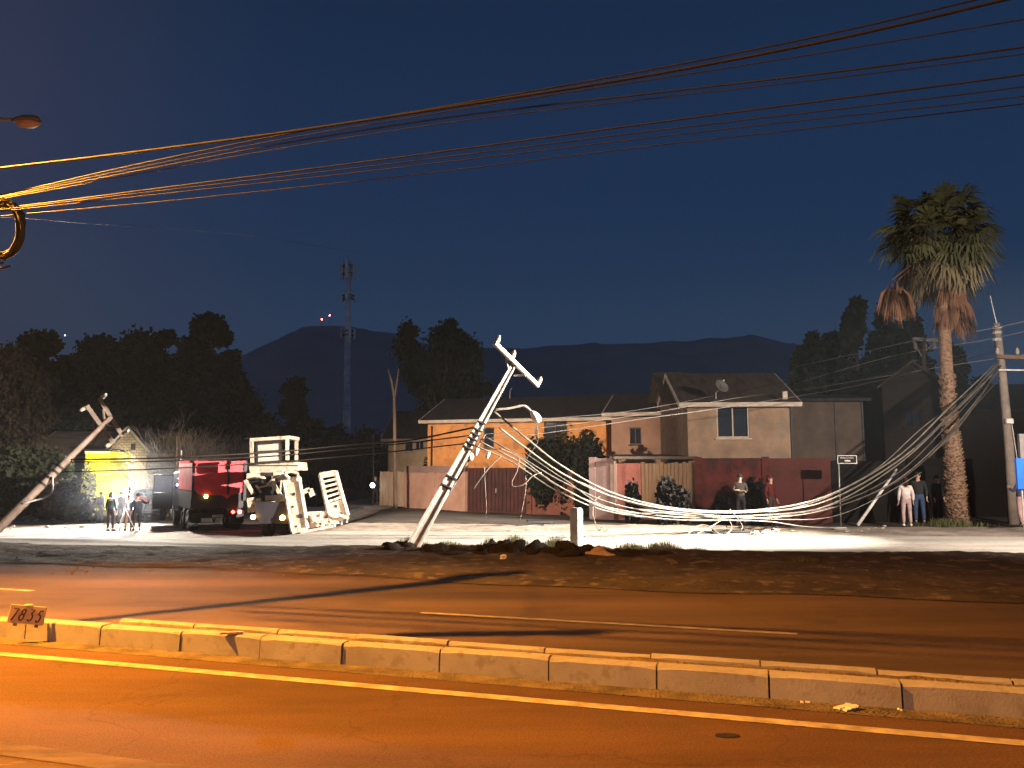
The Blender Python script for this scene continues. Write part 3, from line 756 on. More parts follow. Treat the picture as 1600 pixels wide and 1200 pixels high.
wall_run('garden_wall', 'fading brown red wall right of the pedestrian in red', 'wall', fp[8], fp[9], hgt(8, 1200, 716), mat('dull_red_wall', (.09, .025, .022), (.05, .017, .015), .9, .9, bump=.3))
wall_run('garden_wall', 'almost black wall behind the street name sign', 'wall', fp[9], fp[10], hgt(9, 1300, 720), mat('near_black_wall', (.005, .004, .004), (.005, .004, .004), .9, .9))  # base colour set almost black
wall_run('garden_wall', 'black wall behind the woman in white', 'wall', fp[10], fp[11], hgt(10, 1385, 728), mat('near_black_wall', (.005, .004, .004)))
wall_run('garden_wall', 'long black wall behind the palm trunk', 'wall', fp[11] + Vector((.3, 3, 0)), fp[11] + Vector((9, 2.6, 0)), 2.4, mat('near_black_wall', (.005, .004, .004)))
# carport roofs peeping over the walls
def carport(label, px0, px1, Y, py):
    b = onY(px0, Y); z = P(px0, py, Y).z - b.z; W = onY(px1, Y).x - b.x
    t = thing('carport', label, 'carport', b)
    MB().box((W / 2, 1, z), (W, 3, .05), rot=Matrix.Rotation(R(4), 3, 'X')).build('roof', M_GREYR, t)
    MB().box((W / 2, -.53, z - .06), (W, .04, .1)).build('fascia', M_GREYR, t)
    for x in (.05, W - .05):
        MB().box((x, -.4, z / 2 - .1), (.1, .1, z - .2)).build('post', M_WOODP, t)
carport('low carport roof behind the pink wall panel and board fence', 958, 1088, 31.2, 713)

# the lit yard's buildings far left
def yellow_building():
    Y = 58; b = onY(130, Y); px2 = lambda p: onY(p, Y).x - b.x; pz = lambda py: P(130, py, Y).z - b.z
    ym = mat('yellow_paint', (.85, .74, .02), (.72, .62, .02), 1.2, .7, bump=.2)
    yl = mat('pale_yellow_trim', (.8, .76, .35), (.7, .65, .25), 1.2, .7)
    t = thing('yellow_building', 'narrow bright yellow building with pale trims and open doorway', 'building', b)
    W = px2(168); h = pz(705); d0 = px2(152); d1 = px2(162); dh = pz(757)
    m = MB(); wall_holes(m, 0, W, -.1, h, 0, .2, [(d0, d1, -.1, dh)])
    m.box((.1, 2.6, h / 2), (.2, 4.7, h)); m.box((W - .1, 2.6, h / 2), (.2, 4.7, h)); m.box((W / 2, 5, h / 2), (W, .2, h)); m.build('wall', ym, t)
    MB().box((W / 2, 2.5, h + .08), (W + .1, 5.3, .12)).build('roof', M_TILE, t)
    f = MB(); f.box((W / 2, -.04, h - .1), (W + .04, .07, .2)); f.build('cornice', yl, t)
    for z in (pz(722), pz(741)): MB().box((W / 2, -.03, z), (W, .05, .09)).build('band', yl, t)
    f = MB(); f.box((d0 - .05, -.03, dh / 2), (.1, .06, dh)); f.box((d1 + .05, -.03, dh / 2), (.1, .06, dh)); f.box(((d0 + d1) / 2, -.033, dh + .05), (d1 - d0 + .2, .06, .1)); f.build('door_frame', yl, t)
    MB().box(((d0 + d1) / 2, .5, dh / 2), (d1 - d0, .05, dh)).build('door', M_STEELD, t)
    # side panel and slatted fence in the same yellow
    x0, x1 = px2(161), px2(176)
    MB().box(((x0 + x1) / 2, -1.2, pz(765)), (x1 - x0, .1, pz(756) - pz(775))).build('side_panel', ym, t)
    MB().box(((x0 + x1) / 2, -1.2, pz(775) / 2), (.1, .08, pz(775))).build('panel_post', ym, t)
yellow_building()
a = P(106, 0, 50); 
wall_run('slat_fence', 'yellow and white slatted yard fence left of the yellow doorway', 'fence', onY(126, 52), onY(150, 56.5), 2.0, mat('yellow_slats', (.7, .66, .08), (.5, .47, .06), 2, .7), planks=.15)
def ex_gable(t, W, ze, zr):
    MB().box((W * .62, -.02, ze + .1), (.35, .06, .5)).build('vent', M_STEELD, t)
brick = mat('block_wall', (.42, .32, .20), (.32, .24, .15), 1.4, .9, brick=(.4, .2, .02), bump=.2)
house('tan block gable house behind the crew in the lit yard', 169, 228, 61, 700, 668, R(0), brick, M_TILE2, 9, axis='y', trim=True, extra=ex_gable)
house('long low barn roof behind the leaning pole on the left', 38, 166, 64, 712, 672, R(0), M_CREAM, mat('barn_roof', (.16, .115, .085), (.09, .065, .05), 1.2, .9, stretch=(.5, 4, 1)), 9, trim=True, name='barn')
wall_run('garden_wall', 'tan block wall running right from the gable house behind the trucks', 'wall', onY(228, 62), onY(420, 60), 2.6, brick)
# ------------------------------------------------------------------ poles, crossarms, cables
def cable(label, pts, r, m_=None, name='cable', group=None, n=8, sides=6, cat='cable'):
    m = MB(); m.tube(spline(pts, n), r, sides); o = m.build(name, m_ or M_CABLE, None, True)
    tag(o, label, cat, group); return o
def insulator(t, p, d, k=1.0):
    """stacked discs along d from p"""
    p = Vector(p); d = Vector(d).normalized(); m = MB(); L_ = .30 * k
    m.tube([p, p + d * L_ * .25, p + d * L_ * .26, p + d * L_ * .45, p + d * L_ * .46, p + d * L_ * .7, p + d * L_ * .71, p + d * L_],
           [.025 * k, .025 * k, .08 * k, .045 * k, .085 * k, .045 * k, .07 * k, .03 * k], 10)
    return m.build('insulator', M_CERAM, t, True)

# -- the pole leaning over the street, middle of the view
def leaning_pole():
    b = G(641, 862); Yt = 22.0; top = P(803, 570, Yt)
    t = thing('leaning_pole', 'white concrete utility pole leaning right over the lit street', 'utility pole', b)
    o = lambda p: p - b
    foot = o(b) - (top - b) * .05
    m = MB(); ax = (top - b).normalized(); L_ = (top - b).length
    side = ax.cross(Vector((0, -1, 0))).normalized(); fwd = side.cross(ax).normalized()
    def ring(q, w, d):
        p = (top - b) * q
        # channel section: two flanges proud of the web
        return [p + side * (x * w / 2) + fwd * (y * d / 2) for x, y in ((-1, -1), (-.62, -1), (-.5, -.6), (.5, -.6), (.62, -1), (1, -1), (1, 1), (.62, 1), (.5, .6), (-.5, .6), (-.62, 1), (-1, 1))]
    n = 14; vs = []; fs = []
    for i in range(n + 1):
        q = -.04 + 1.04 * i / n; vs += ring(q, .31 - .17 * q, .28 - .13 * q)
    for i in range(n):
        for k in range(12): fs.append((i * 12 + k, i * 12 + (k + 1) % 12, (i + 1) * 12 + (k + 1) % 12, (i + 1) * 12 + k))
    fs.append(tuple(range(11, -1, -1))); fs.append(tuple(n * 12 + k for k in range(12)))
    m.add(vs, fs); m.build('shaft', M_POLE, t)
    # broken foot: shattered concrete and bars
    m = MB()
    for i in range(7):
        a = i * .9; m.box(Vector((.18 * math.cos(a), .16 * math.sin(a), .03 + .02 * (i % 3))), (.14, .1, .09), rz=a)
    m.build('broken_foot', M_POLE, t)
    # crossarm
    c0, c1 = o(P(773, 536, 21.2)), o(P(841, 603, 22.6)); mid = o(P(805, 570, Yt)) - fwd * -.12
    m = MB(); m.beam(c0, c1, .09, .11); m.build('crossarm', M_POLE, t)
    for p in (c0 + (c1 - c0) * .02, c0 + (c1 - c0) * .36, c0 + (c1 - c0) * .98): insulator(t, p, ax + Vector((.0, 0, .1)), 1.0)
    for a_, q_ in (((790, 558), (795, 580)), ((821, 586), (803, 587))):
        MB().beam(o(P(*a_, 21.7)), o(P(*q_, 21.9)), .035, .05).build('brace', M_POLE, t)
    # street lamp arm and its dead head
    pts = [o(P(775, 640, 21.2)), o(P(795, 638, 21.2)), o(P(817, 634, 21.2)), o(P(826, 639, 21.2)), o(P(833, 647, 21.2))]
    MB().tube(spline(pts, 5), .032, 8).build('lamp_arm', M_POLE, t, True)
    h0, h1 = o(P(832, 645, 21.2)), o(P(841, 657, 21.2)); hd = (h1 - h0).normalized()
    m = MB(); m.tube([h0 - hd * .05, h0, h0 + hd * .12, h1, h1 + hd * .06], [.04, .07, .12, .11, .05], 10); m.build('lamp_head', M_WHITEP, t, True)
    # straps, clamps, junction box
    for q in (.30, .345, .50, .525, .55, .575, .60, .64):
        p = (top - b) * q; w = .31 - .17 * q
        m = MB(); m.box(p, (w + .035, .30 - .14 * q + .035, .045), rot=Matrix((side, fwd, ax)).transposed()); m.build('clamp', M_STEELD, t)
    m = MB(); p0, p1 = o(P(668, 800, 20.1)), o(P(752, 672, 21.2)); m.tube([p0 - fwd * .16 + side * .2, p1 - fwd * .14 + side * .14], .025, 6); m.build('conduit', M_STEELD, t)
    for (x, y, w) in ((733, 717, .17), (742, 710, .11), (760, 716, .09)):
        p = o(P(x, y, 20.9)); m = MB(); m.tube([p, p + Vector((.08, 0, .16))], [w * .6, w * .4], 10); m.build('cable_joint', M_WHITEP, t, True)
    return b, top
lp_b, lp_t = leaning_pole()

# -- the pole leaning at the left edge
def left_pole():
    b = onY(-22, 22, 0); b.z = P(-22, 838, 22).z - .1; top = P(174, 652, 24.5)
    t = thing('leaning_pole', 'long concrete pole leaning steeply at the left edge with twin crossarms', 'utility pole', b)
    o = lambda p: p - b
    m = MB(); m.tube([-(top - b) * .05, (top - b)], [.155, .075], 12); m.build('shaft', mat('weathered_concrete', (.22, .165, .14), (.13, .10, .085), 3, .85, bump=.3), t, True)
    ax = (top - b).normalized(); wm = mat('crossarm_timber', (.21, .165, .135), (.14, .11, .09), 3, .85)
    for a_, q_, dy in (((136, 634), (178, 693), -.18), ((155, 622), (192, 682), .1)):
        MB().beam(o(P(*a_, 24.3 + dy)), o(P(*q_, 24.6 + dy)), .10, .12).build('crossarm', wm, t)
        A, B = o(P(*a_, 24.3 + dy)), o(P(*q_, 24.6 + dy))
        for k in (.03, .97): insulator(t, A + (B - A) * k, Vector((-.7, 0, -.35)) if dy < 0 else Vector((.7, 0, .6)), .9)
    for a_, q_ in (((146, 650), (146, 672)), ((161, 640), (163, 655)), ((158, 676), (145, 695)), ((166, 664), (186, 668))):
        MB().beam(o(P(*a_, 24.3)), o(P(*q_, 24.3)), .045).build('brace', wm, t)
    for q in (.42, .47, .52, .56):
        p = (top - b) * q; MB().tube([p - ax * .03, p + ax * .03], .155 - .08 * q + .02, 12).build('clamp', M_STEELD, t)
    MB().tube(spline([(top - b) * .3 + Vector((.0, -.2, -.1)), (top - b) * .44 + Vector((.25, -.15, -.35)), (top - b) * .5 + Vector((.1, -.15, -.05))], 6), .03, 6).build('loose_strap', M_GALV, t, True)
left_pole()

# -- upright pole at the right edge
def right_pole():
    b = G(1584, 818); Y = b.y; top = P(1557, 505, Y)
    t = thing('utility_pole', 'tall thin concrete pole tilting slightly left at the right edge', 'utility pole', b)
    o = lambda p: p - b
    m = MB(); m.tube([Vector((0, 0, -.3)), o(P(1577, 700, Y)), o(P(1566, 580, Y)), o(top)], [.19, .16, .135, .12], 12); m.build('shaft', mat('dusty_concrete', (.26, .21, .18), (.17, .14, .12), 3, .85, bump=.3), t, True)
    dm = M_GALV
    MB().beam(o(P(1558, 557, Y - .2)), o(P(1640, 560, Y - 1)), .12, .14).build('crossarm', mat('crossarm_timber2', (.16, .09, .06)), t)
    MB().beam(o(P(1560, 578, Y - .2)), o(P(1640, 579, Y - 1)), .05).build('brace', dm, t)
    for x in (1559, 1590, 1615): insulator(t, o(P(x, 556, Y - .2)), (0, 0, 1), 1)
    MB().tube([o(P(1547, 462, Y)), o(top)], .02, 5).build('top_rod', dm, t)
    for py in (512, 520, 531): p = o(P(1558, py, Y)); MB().tube([p - Vector((0, 0, .05)), p + Vector((0, 0, .05))], .17, 10).build('clamp', dm, t)
    MB().box(o(P(1577, 658, Y - .2)), (.26, .14, .18)).build('bracket', M_WHITEP, t, bevel=.02)
    MB().tube([o(P(1581, 662, Y - .2)), o(P(1592, 735, Y - .2))], .015, 5).build('stay_rod', dm, t)
    return o, b
_o, rp_b = right_pole(); RY = rp_b.y

# second crossarm seen behind the palm
def far_pole():
    b = onY(1447, 41); Y = 41; o = lambda p: p - b
    t = thing('utility_pole', 'far pole with pale crossarm and insulators behind the palm', 'utility pole', b)
    MB().tube([Vector((0, 0, 0)), o(P(1443, 530, Y))], [.16, .11], 10).build('shaft', M_WOODP, t, True)
    MB().beam(o(P(1426, 530, Y)), o(P(1466, 532, Y)), .16, .18).build('crossarm', M_POLE, t)
    for a_, q_ in (((1427, 533), (1442, 560)), ((1462, 533), (1443, 552))): MB().beam(o(P(*a_, Y)), o(P(*q_, Y)), .05).build('brace', M_POLE, t)
    for x in (1430, 1445, 1460): insulator(t, o(P(x, 531, Y)) - Vector((0, 0, .1)), (0, 0, -1), 1.4)
far_pole()
# thin timber poles beside the board fence
def thin_pole(label, px, Y, top, fork=False, w=.07):
    b = onY(px, Y); o = lambda p: p - b
    t = thing('timber_pole', label, 'pole', b)
    if fork:
        MB().tube([Vector((0, 0, 0)), o(P(px - 2, 620, Y))], [w, w * .7], 8).build('shaft', M_WOODP, t, True)
        for x in (606, 623): MB().tube([o(P(px - 2, 622, Y)), o(P((px + x) / 2, 596, Y)), o(P(x, top, Y))], [w * .6, w * .45, w * .25], 6).build('fork', M_WOODP, t, True)
    else: MB().tube([Vector((0, 0, 0)), o(P(px - 1, top, Y))], [w, w * .7], 8).build('shaft', M_WOODP, t, True)
thin_pole('tall thin forked timber pole in front of the board fence', 618, 40, 577, True, .11)
thin_pole('thin bare pole left of the torch bearer', 584, 47, 678, False, .05)
thin_pole('thin pole over the bare shrubs behind the dark truck', 277, 46, 680, False, .07)

# -- overhead cables high across the near road, lit by the sodium lamp; they run parallel to the road
def up(px, py, off=0.0):       # where the picture ray meets the vertical plane of the cables
    r = ray(px, py); k = (7.4 + off) / (r.y + .27 * r.x); return Vector((0, 0, CAMH)) + r * k
oh = [
 ('thick twisted overhead cable above all the others', [(-160, 287), (0, 263), (160, 244), (430, 209), (700, 168), (1000, 120), (1300, 62), (1560, 2), (1700, -34)], .022, .0, M_CABLEO),
 ('overhead cable that crosses just under the twisted one', [(-160, 332), (0, 305), (200, 260), (450, 209), (720, 162), (1000, 112), (1300, 52), (1650, -30)], .013, .15, M_CABLEO),
 ('overhead cable next below, running up to the top right corner', [(-160, 334), (0, 307), (200, 265), (450, 216), (720, 171), (1000, 127), (1300, 80), (1650, 22)], .009, -.1, M_CABLEO),
 ('middle overhead cable of the upper fan', [(-160, 336), (0, 309), (200, 270), (450, 223), (720, 181), (1000, 148), (1300, 113), (1511, 86), (1750, 52)], .013, .05, M_CABLEO),
 ('lowest overhead cable of the upper fan', [(-160, 338), (0, 311), (200, 275), (450, 230), (720, 189), (1000, 156), (1300, 122), (1511, 96), (1750, 64)], .008, .2, M_CABLEO),
 ('overhead cable topping the lower fan', [(-160, 343), (40, 321), (250, 294), (500, 262), (706, 235), (991, 196), (1227, 165), (1500, 130), (1750, 96)], .013, .1, M_CABLEO),
 ('overhead cable second in the lower fan', [(-160, 345), (40, 323), (250, 298), (500, 269), (706, 244), (991, 208), (1227, 180), (1500, 148), (1750, 116)], .009, -.05, M_CABLEO),
 ('overhead cable third in the lower fan', [(-160, 347), (40, 326), (250, 303), (500, 276), (706, 252), (991, 218), (1227, 191), (1500, 162), (1750, 132)], .008, .0, M_CABLEO),
 ('lowest thin overhead cable of all, nearly straight', [(-160, 352), (50, 333), (250, 315), (500, 289), (706, 266), (991, 231), (1227, 205), (1500, 174), (1750, 144)], .008, .12, M_CABLEO)]
for lab, pts, r, off, m_ in oh:
    cable(lab, [up(x, y, off) for x, y in pts], r * .7, m_, 'overhead_cable', 'overhead cables above the near road', 8, 8)
cable('faint thin cable dropping away beyond the coil', [up(-150, 338), up(0, 339), P(150, 350, 16), P(300, 360, 24), P(420, 372, 32), P(560, 395, 44)], .005, M_CABLEO, 'overhead_cable', 'overhead cables above the near road')
def coil():
    c = up(2, 358); m = MB(); pts = []; r_ = random.Random(2)
    rz_, rx_ = .33, .235
    t = thing('cable_coil', 'big hanging coil of spare cable at the left edge', 'cable coil', c)
    for k in range(13):
        pts = []; a0 = r_.uniform(0, 6); ph = r_.uniform(-.02, .02); kk = r_.uniform(.9, 1.08); sh = r_.uniform(-.03, .02)
        for i in range(25):
            a = i * 2 * math.pi / 24
            pts.append((rx_ * kk * math.sin(a) + .01 * math.sin(3 * a + a0) + ph, .035 * math.sin(a * 2 + a0), rz_ * kk * math.cos(a) + sh))
        m.tube(pts, .014, 7, False)
    m.build('loops', M_CABLEO, t, True)
    m = MB()
    for k, (x, z, q) in enumerate(((-.1, -.42, .14), (0, -.46, .12), (-.05, -.36, .1))): m.tube(spline([(x - q, 0, z + .1), (x, .02, z), (x + q, .02, z + .02)], 5), .014, 7)
    m.build('cable_end', M_CABLEO, t, True)
    m = MB(); m.box((0, 0, rz_ * .98), (.07, .09, .09)); m.box((.02, 0, -rz_), (.06, .09, .08)); m.build('tie', M_STEELD, t)
coil()

# dead lamp head reaching in at the left, on its pole outside the view
def edge_lamp():
    Y = 15; b = onY(-150, Y); o = lambda p: p - b
    t = thing('street_lamp', 'unlit street lamp head reaching in at the left edge', 'street lamp', b)
    MB().tube([Vector((0, 0, 0)), o(P(-150, 230, Y))], [.12, .07], 10).build('pole', M_GALV, t, True)
    MB().tube(spline([o(P(-150, 232, Y)), o(P(-110, 200, Y)), o(P(-30, 187, Y)), o(P(22, 187, Y))], 6), .032, 8).build('arm', mat('lamp_arm_paint', (.3, .26, .22)), t, True)
    c = o(P(42, 191, Y)); m = MB()
    prof = [(-.27, .05), (-.2, .085), (-.05, .12), (.12, .125), (.22, .1), (.27, .04)]
    vs = []; n = 12
    for x, r in prof:
        for k in range(n): a = k * 2 * math.pi / n; vs.append((c.x + x, c.y + r * 1.1 * math.cos(a), c.z + .02 + max(-.015, r * math.sin(a))))
    fs = [(i * n + k, i * n + (k + 1) % n, (i + 1) * n + (k + 1) % n, (i + 1) * n + k) for i in range(5) for k in range(n)] + [tuple(range(n - 1, -1, -1)), tuple(5 * n + k for k in range(n))]
    m.add(vs, fs); h = m.build('lamp_head', mat('lamp_housing', (.16, .14, .11), (.11, .1, .08)), t, True)
    m = MB(); m.blob((c.x + .02, c.y, c.z - .02), (.24, .12, .10), 0, 0, 14, 8); m.build('lens', mat('lamp_lens', (.5, .38, .28), (.4, .3, .22), 5, .3), t, True)
edge_lamp()
# the burning sodium lamp stands outside the view on the left
def sodium_pole():
    t = thing('street_lamp', 'burning sodium street lamp on its pole left of the median', 'street lamp', (-11.6, 9.2, 0))
    MB().tube([(0, 0, 0), (0, 0, 8.3)], [.13, .08], 10).build('pole', M_GALV, t, True)
    MB().tube(spline([(0, 0, 8.2), (.4, -.15, 8.5), (1.2, -.4, 8.5)], 5), .035, 8).build('arm', M_GALV, t, True)
    MB().box((1.6, -.5, 8.5), (.8, .3, .14), rz=-.3).build('lamp_head', M_GALV, t, bevel=.05)
    m = MB(); m.beam((0, 0, 5.6), (2.8, -.15, 5.6), .05); m.beam((2.8, -.15, 5.6), (4.6, 1.33, 5.6), .05, .06, .15, .12); m.build('shadow_bracket', M_STEELD, t)  # added unseen arm, shaped to throw the streak of shadow on the road
sodium_pole()

# -- the fallen bundle from the leaning pole, through the street, up to the right pole
r_ = random.Random(11)
bundle = [
 ('thick fallen cable highest in the bundle, leaving from the lamp arm', [(772, 643, 21.3), (820, 683, 21.5), (880, 729, 21.8), (960, 770, 22.3), (1060, 795, 23), (1180, 797, 24), (1290, 775, 25), (1400, 716, 26), (1480, 640, 26.6), (1562, 562, RY)], .034),
 ('thick fallen cable second from the top of the bundle', [(780, 668, 21.2), (822, 700, 21.5), (882, 741, 21.8), (960, 778, 22.3), (1060, 798, 23), (1180, 801, 24), (1290, 782, 25), (1400, 722, 26), (1480, 654, 26.6), (1562, 566, RY)], .034),
 ('fallen cable crossing from the clamps into the middle of the bundle', [(758, 682, 21.2), (812, 712, 21.3), (880, 752, 21.6), (960, 787, 22.2), (1060, 804, 23), (1180, 806, 24), (1290, 793, 25), (1400, 741, 26), (1490, 655, 26.6), (1563, 570, RY)], .026),
 ('fallen cable under the middle of the bundle, pale and slack', [(750, 690, 21), (810, 722, 21.1), (876, 762, 21.4), (950, 794, 22), (1060, 808, 22.8), (1180, 806, 24), (1290, 790, 25), (1400, 728, 26), (1490, 645, 26.6), (1563, 572, RY)], .028),
 ('fallen cable nearly touching the street at its lowest', [(742, 696, 21), (800, 722, 21.1), (870, 766, 21.4), (950, 799, 22), (1060, 813, 22.8), (1180, 809, 24), (1290, 795, 25), (1400, 750, 26), (1490, 668, 26.6), (1563, 576, RY)], .024),
 ('lowest fallen cable running along the ground to the right', [(780, 700, 21), (812, 716, 21.1), (870, 758, 21.3), (950, 796, 21.8), (1040, 812, 22.6), (1130, 812, 23.2), (1200, 815, 24), (1260, 822, 24.6), (1330, 826, 25)], .022),
 ('thin fallen cable above the thick pair on the right half', [(905, 752, 22), (970, 781, 22.4), (1060, 801, 23.1), (1170, 804, 24.1), (1280, 783, 25.1), (1370, 733, 26), (1450, 660, 26.6), (1562, 580, RY)], .02),
 ('thin twisted fallen cable threading through the bundle', [(820, 708, 21.2), (880, 748, 21.4), (960, 796, 21.9), (1060, 802, 22.7), (1150, 812, 23.6), (1260, 800, 24.8), (1350, 776, 25.4), (1440, 724, 26.1), (1563, 590, RY)], .02),
 ('fallen drop wire that ends on the dirt by the leaning prop', [(990, 795, 22.2), (1100, 805, 23), (1220, 812, 24.2), (1300, 806, 25), (1370, 778, 25.8), (1440, 738, 26.2)], .018)]
for lab, pts, r in bundle:
    cable(lab, [P(p[0], p[1] + (r_.uniform(-1.4, 1.4) if 0 < k_ < len(pts) - 1 else 0), p[2]) for k_, p in enumerate(pts)], r * .76, M_CABLED if 'twisted' in lab or 'middle' in lab and 'crossing' in lab else M_CABLE, 'fallen_cable', 'fallen cables sagging over the street', 10, 7)
# broken ends and loops
loose = [
 ('loose wire end curling down below the clamps of the leaning pole', [(783, 713, 20.8), (770, 725, 20.7), (757, 740, 20.6), (748, 752, 20.6), (740, 764, 20.6)], .018),
 ('loose wire hanging straight to the ground nearest the leaning pole', [(757, 730, 22), (758, 760, 22), (760, 790, 22), (759, 812, 22)], .014),
 ('loose wire hanging to the ground from the lamp arm', [(838, 658, 21.2), (840, 690, 21.6), (821, 722, 22), (822, 760, 22), (815, 800, 22), (812, 815, 22)], .014),
 ('wire loop hanging under the bundle beside the dark hedge', [(812, 716, 21.1), (808, 736, 21), (800, 752, 21), (803, 760, 21), (818, 757, 21), (832, 744, 21.1), (846, 738, 21.2)], .017),
 ('curled wire falling to the street right of the concrete post', [(938, 775, 21.9), (930, 782, 21.8), (926, 800, 21.6), (931, 820, 21.4), (936, 829, 21.2), (941, 824, 21.2), (945, 831, 21.2), (950, 826, 21.2)], .017),
 ('large wire loop on the street under the low point of the bundle', [(1075, 834, 21.6), (1086, 824, 21.9), (1100, 820, 22), (1113, 826, 21.9), (1122, 833, 21.8), (1132, 836, 21.8), (1142, 828, 22), (1142, 818, 22.3), (1135, 808, 22.5)], .019),
 ('crossing wire loop on the street beside the large loop', [(1088, 834, 21.8), (1102, 828, 22), (1117, 819, 22.2), (1128, 811, 22.4), (1124, 804, 22.6)], .016),
 ('short curved wire end above the stones on the street', [(1140, 795, 23), (1148, 805, 22.9), (1156, 815, 22.8), (1160, 822, 22.7), (1158, 828, 22.6)], .018)]
for lab, pts, r in loose: cable(lab, [P(*p) for p in pts], r * .75, M_CABLE, 'loose_wire', 'loose wires around the fallen bundle', 6, 6)
# dark lines still strung between the leaning poles
for lab, pts, r in (
 ('upper dark service line strung between the leaning poles', [(100, 718, 23.5), (240, 716, 24), (420, 707, 23), (560, 694, 22), (640, 688, 21.5), (740, 668, 21)], .022),
 ('middle dark service line with a splice loop between the leaning poles', [(95, 722, 23.5), (240, 721, 24), (420, 713, 23), (560, 700, 22), (640, 692, 21.5), (738, 680, 21)], .017),
 ('lower dark service line strung between the leaning poles', [(80, 738, 23.5), (240, 733, 24), (420, 723, 23), (560, 711, 22), (640, 703, 21.5), (735, 692, 21)], .017)):
    cable(lab, [P(*p) for p in pts], r, M_BLACKC, 'service_line', 'dark lines between the leaning poles')
for lab, pts in (
 ('upper dark line from the leaning pole to the palm', [(745, 672, 21), (850, 655, 24), (1000, 640, 27), (1200, 602, 30), (1400, 560, 34), (1445, 535, 41)]),
 ('middle dark line from the leaning pole past the beige house', [(745, 680, 21), (850, 668, 23), (1000, 648, 25), (1150, 622, 27), (1350, 592, 30), (1560, 540, RY)]),
 ('lower dark line from the leaning pole over the orange house', [(745, 686, 21), (850, 677, 23), (1000, 655, 25), (1150, 634, 26.5), (1350, 600, 27), (1561, 548, RY)])):
    cable(lab, [P(*p) for p in pts], (.012 if 'lower' in lab else .009), M_BLACKC, 'service_line', 'lines from the leaning pole to the right')
for lab, pts in (
 ('pale line slanting over the dark trees at the right', [(1235, 575, 36), (1340, 552, 32), (1440, 530, 29), (1540, 515, 28), (1700, 480, 26)]),
 ('dark line passing the top of the upright pole', [(1240, 600, 36), (1400, 555, 31), (1556, 528, RY), (1700, 492, 26)]),
 ('pale line crossing the palm trunk low down', [(1240, 612, 36), (1400, 585, 31), (1556, 560, RY), (1700, 540, 26)])):
    cable(lab, [P(*p) for p in pts], .012, M_CABLEG, 'service_line', 'lines running off to the right')
for i, pts in enumerate(([(1562, 562, RY), (1520, 612, 27), (1480, 655, 26), (1430, 700, 25.5)], [(1564, 570, RY), (1530, 622, 27), (1495, 670, 26), (1450, 715, 25.5)])):
    cable(('upper' if i == 0 else 'lower') + ' bundled cable dropping steeply from the upright pole', [P(*p) for p in pts], .03, M_CABLED, 'fallen_cable', 'fallen cables sagging over the street')

# leaning prop, concrete post
b = G(1340, 821); t = thing('fallen_prop', 'white prop pole leaning right under the cables near the woman in white', 'pole', b)
MB().tube([Vector((0, 0, 0)), P(1398, 738, b.y + .8) - b], [.06, .038], 10).build('shaft', M_WHITEP, t, True)
MB().tube([P(1398, 738, b.y + .8) - b, P(1401, 733, b.y + .8) - b], [.045, .042], 10).build('end_cap', M_GALV, t, True)
b = G(901, 855); hh = P(901, 795, b.y).z - b.z
m = MB(); m.box((0, 0, hh / 2 - .1), (.24, .24, hh + .2)); m.box((0, 0, hh + .012), (.2, .2, .025))
o = m.build('concrete_post', M_POLE, None, bevel=.02); o.location = b; o.rotation_euler = (0, 0, R(-38)); tag(o, 'short square concrete post standing by the dug earth', 'post')
# ------------------------------------------------------------------ vehicles
M_NAVY = mat('navy_truck_paint', (.03, .028, .035), (.02, .018, .024), 2, .4)
M_REDC = mat('red_tipper_paint', (.62, .06, .08), (.42, .035, .05), 1.5, .5, bump=.1)
M_LOADER = mat('pale_loader_paint', (.50, .42, .34), (.33, .27, .21), 2.2, .6, speck=(6, (.22, .16, .12)), bump=.1)
def wheel(t, x, y, r, w, dual=False, z=None):
    """wheel across the vehicle's x axis"""
    z = r if z is None else z; n = 24; vs = []; fs = []
    prof = [(-w / 2, r * .62), (-w / 2, r * .93), (-w * .36, r), (w * .36, r), (w / 2, r * .93), (w / 2, r * .62)]
    for dx, rr in prof:
        for k in range(n): a = k * 2 * math.pi / n; vs.append((x + dx, y + rr * math.cos(a), z + rr * math.sin(a)))
    for i in range(5):
        for k in range(n): fs.append((i * n + k, i * n + (k + 1) % n, (i + 1) * n + (k + 1) % n, (i + 1) * n + k))
    m = MB(); m.add(vs, fs)
    for k in range(n): a = k * 2 * math.pi / n; m.box((x, y + r * math.cos(a), z + r * math.sin(a)), (w * .7, .05, .03), rot=Matrix.Rotation(a, 3, 'X'))
    g = m.build('wheel', M_RUBBER, t)
    q = MB(); q.cyl((x - w * .42, y, z), (x + w * .42, y, z), r * .63, 20); q.cyl((x - w * .5, y, z), (x + w * .5, y, z), r * .22, 10)
    q.build('rim', M_RIM, g, True)
def round_lamp(name, t, p, r, m_, d=(0, -1, 0)):
    d = Vector(d); p = Vector(p); m = MB(); m.tube([p - d * .05, p, p + d * .02], [r, r, r * .5], 12); return m.build(name, m_, t, True)
E_RED = emat('tail_lamp_glow', (1, .03, .02), 30); E_AMB = emat('amber_lamp_glow', (1, .55, .12), 26); E_WHT = emat('white_lamp_glow', (.85, .92, 1), 40)
E_BLU = emat('blue_beacon_glow', (.2, .45, 1), 40)

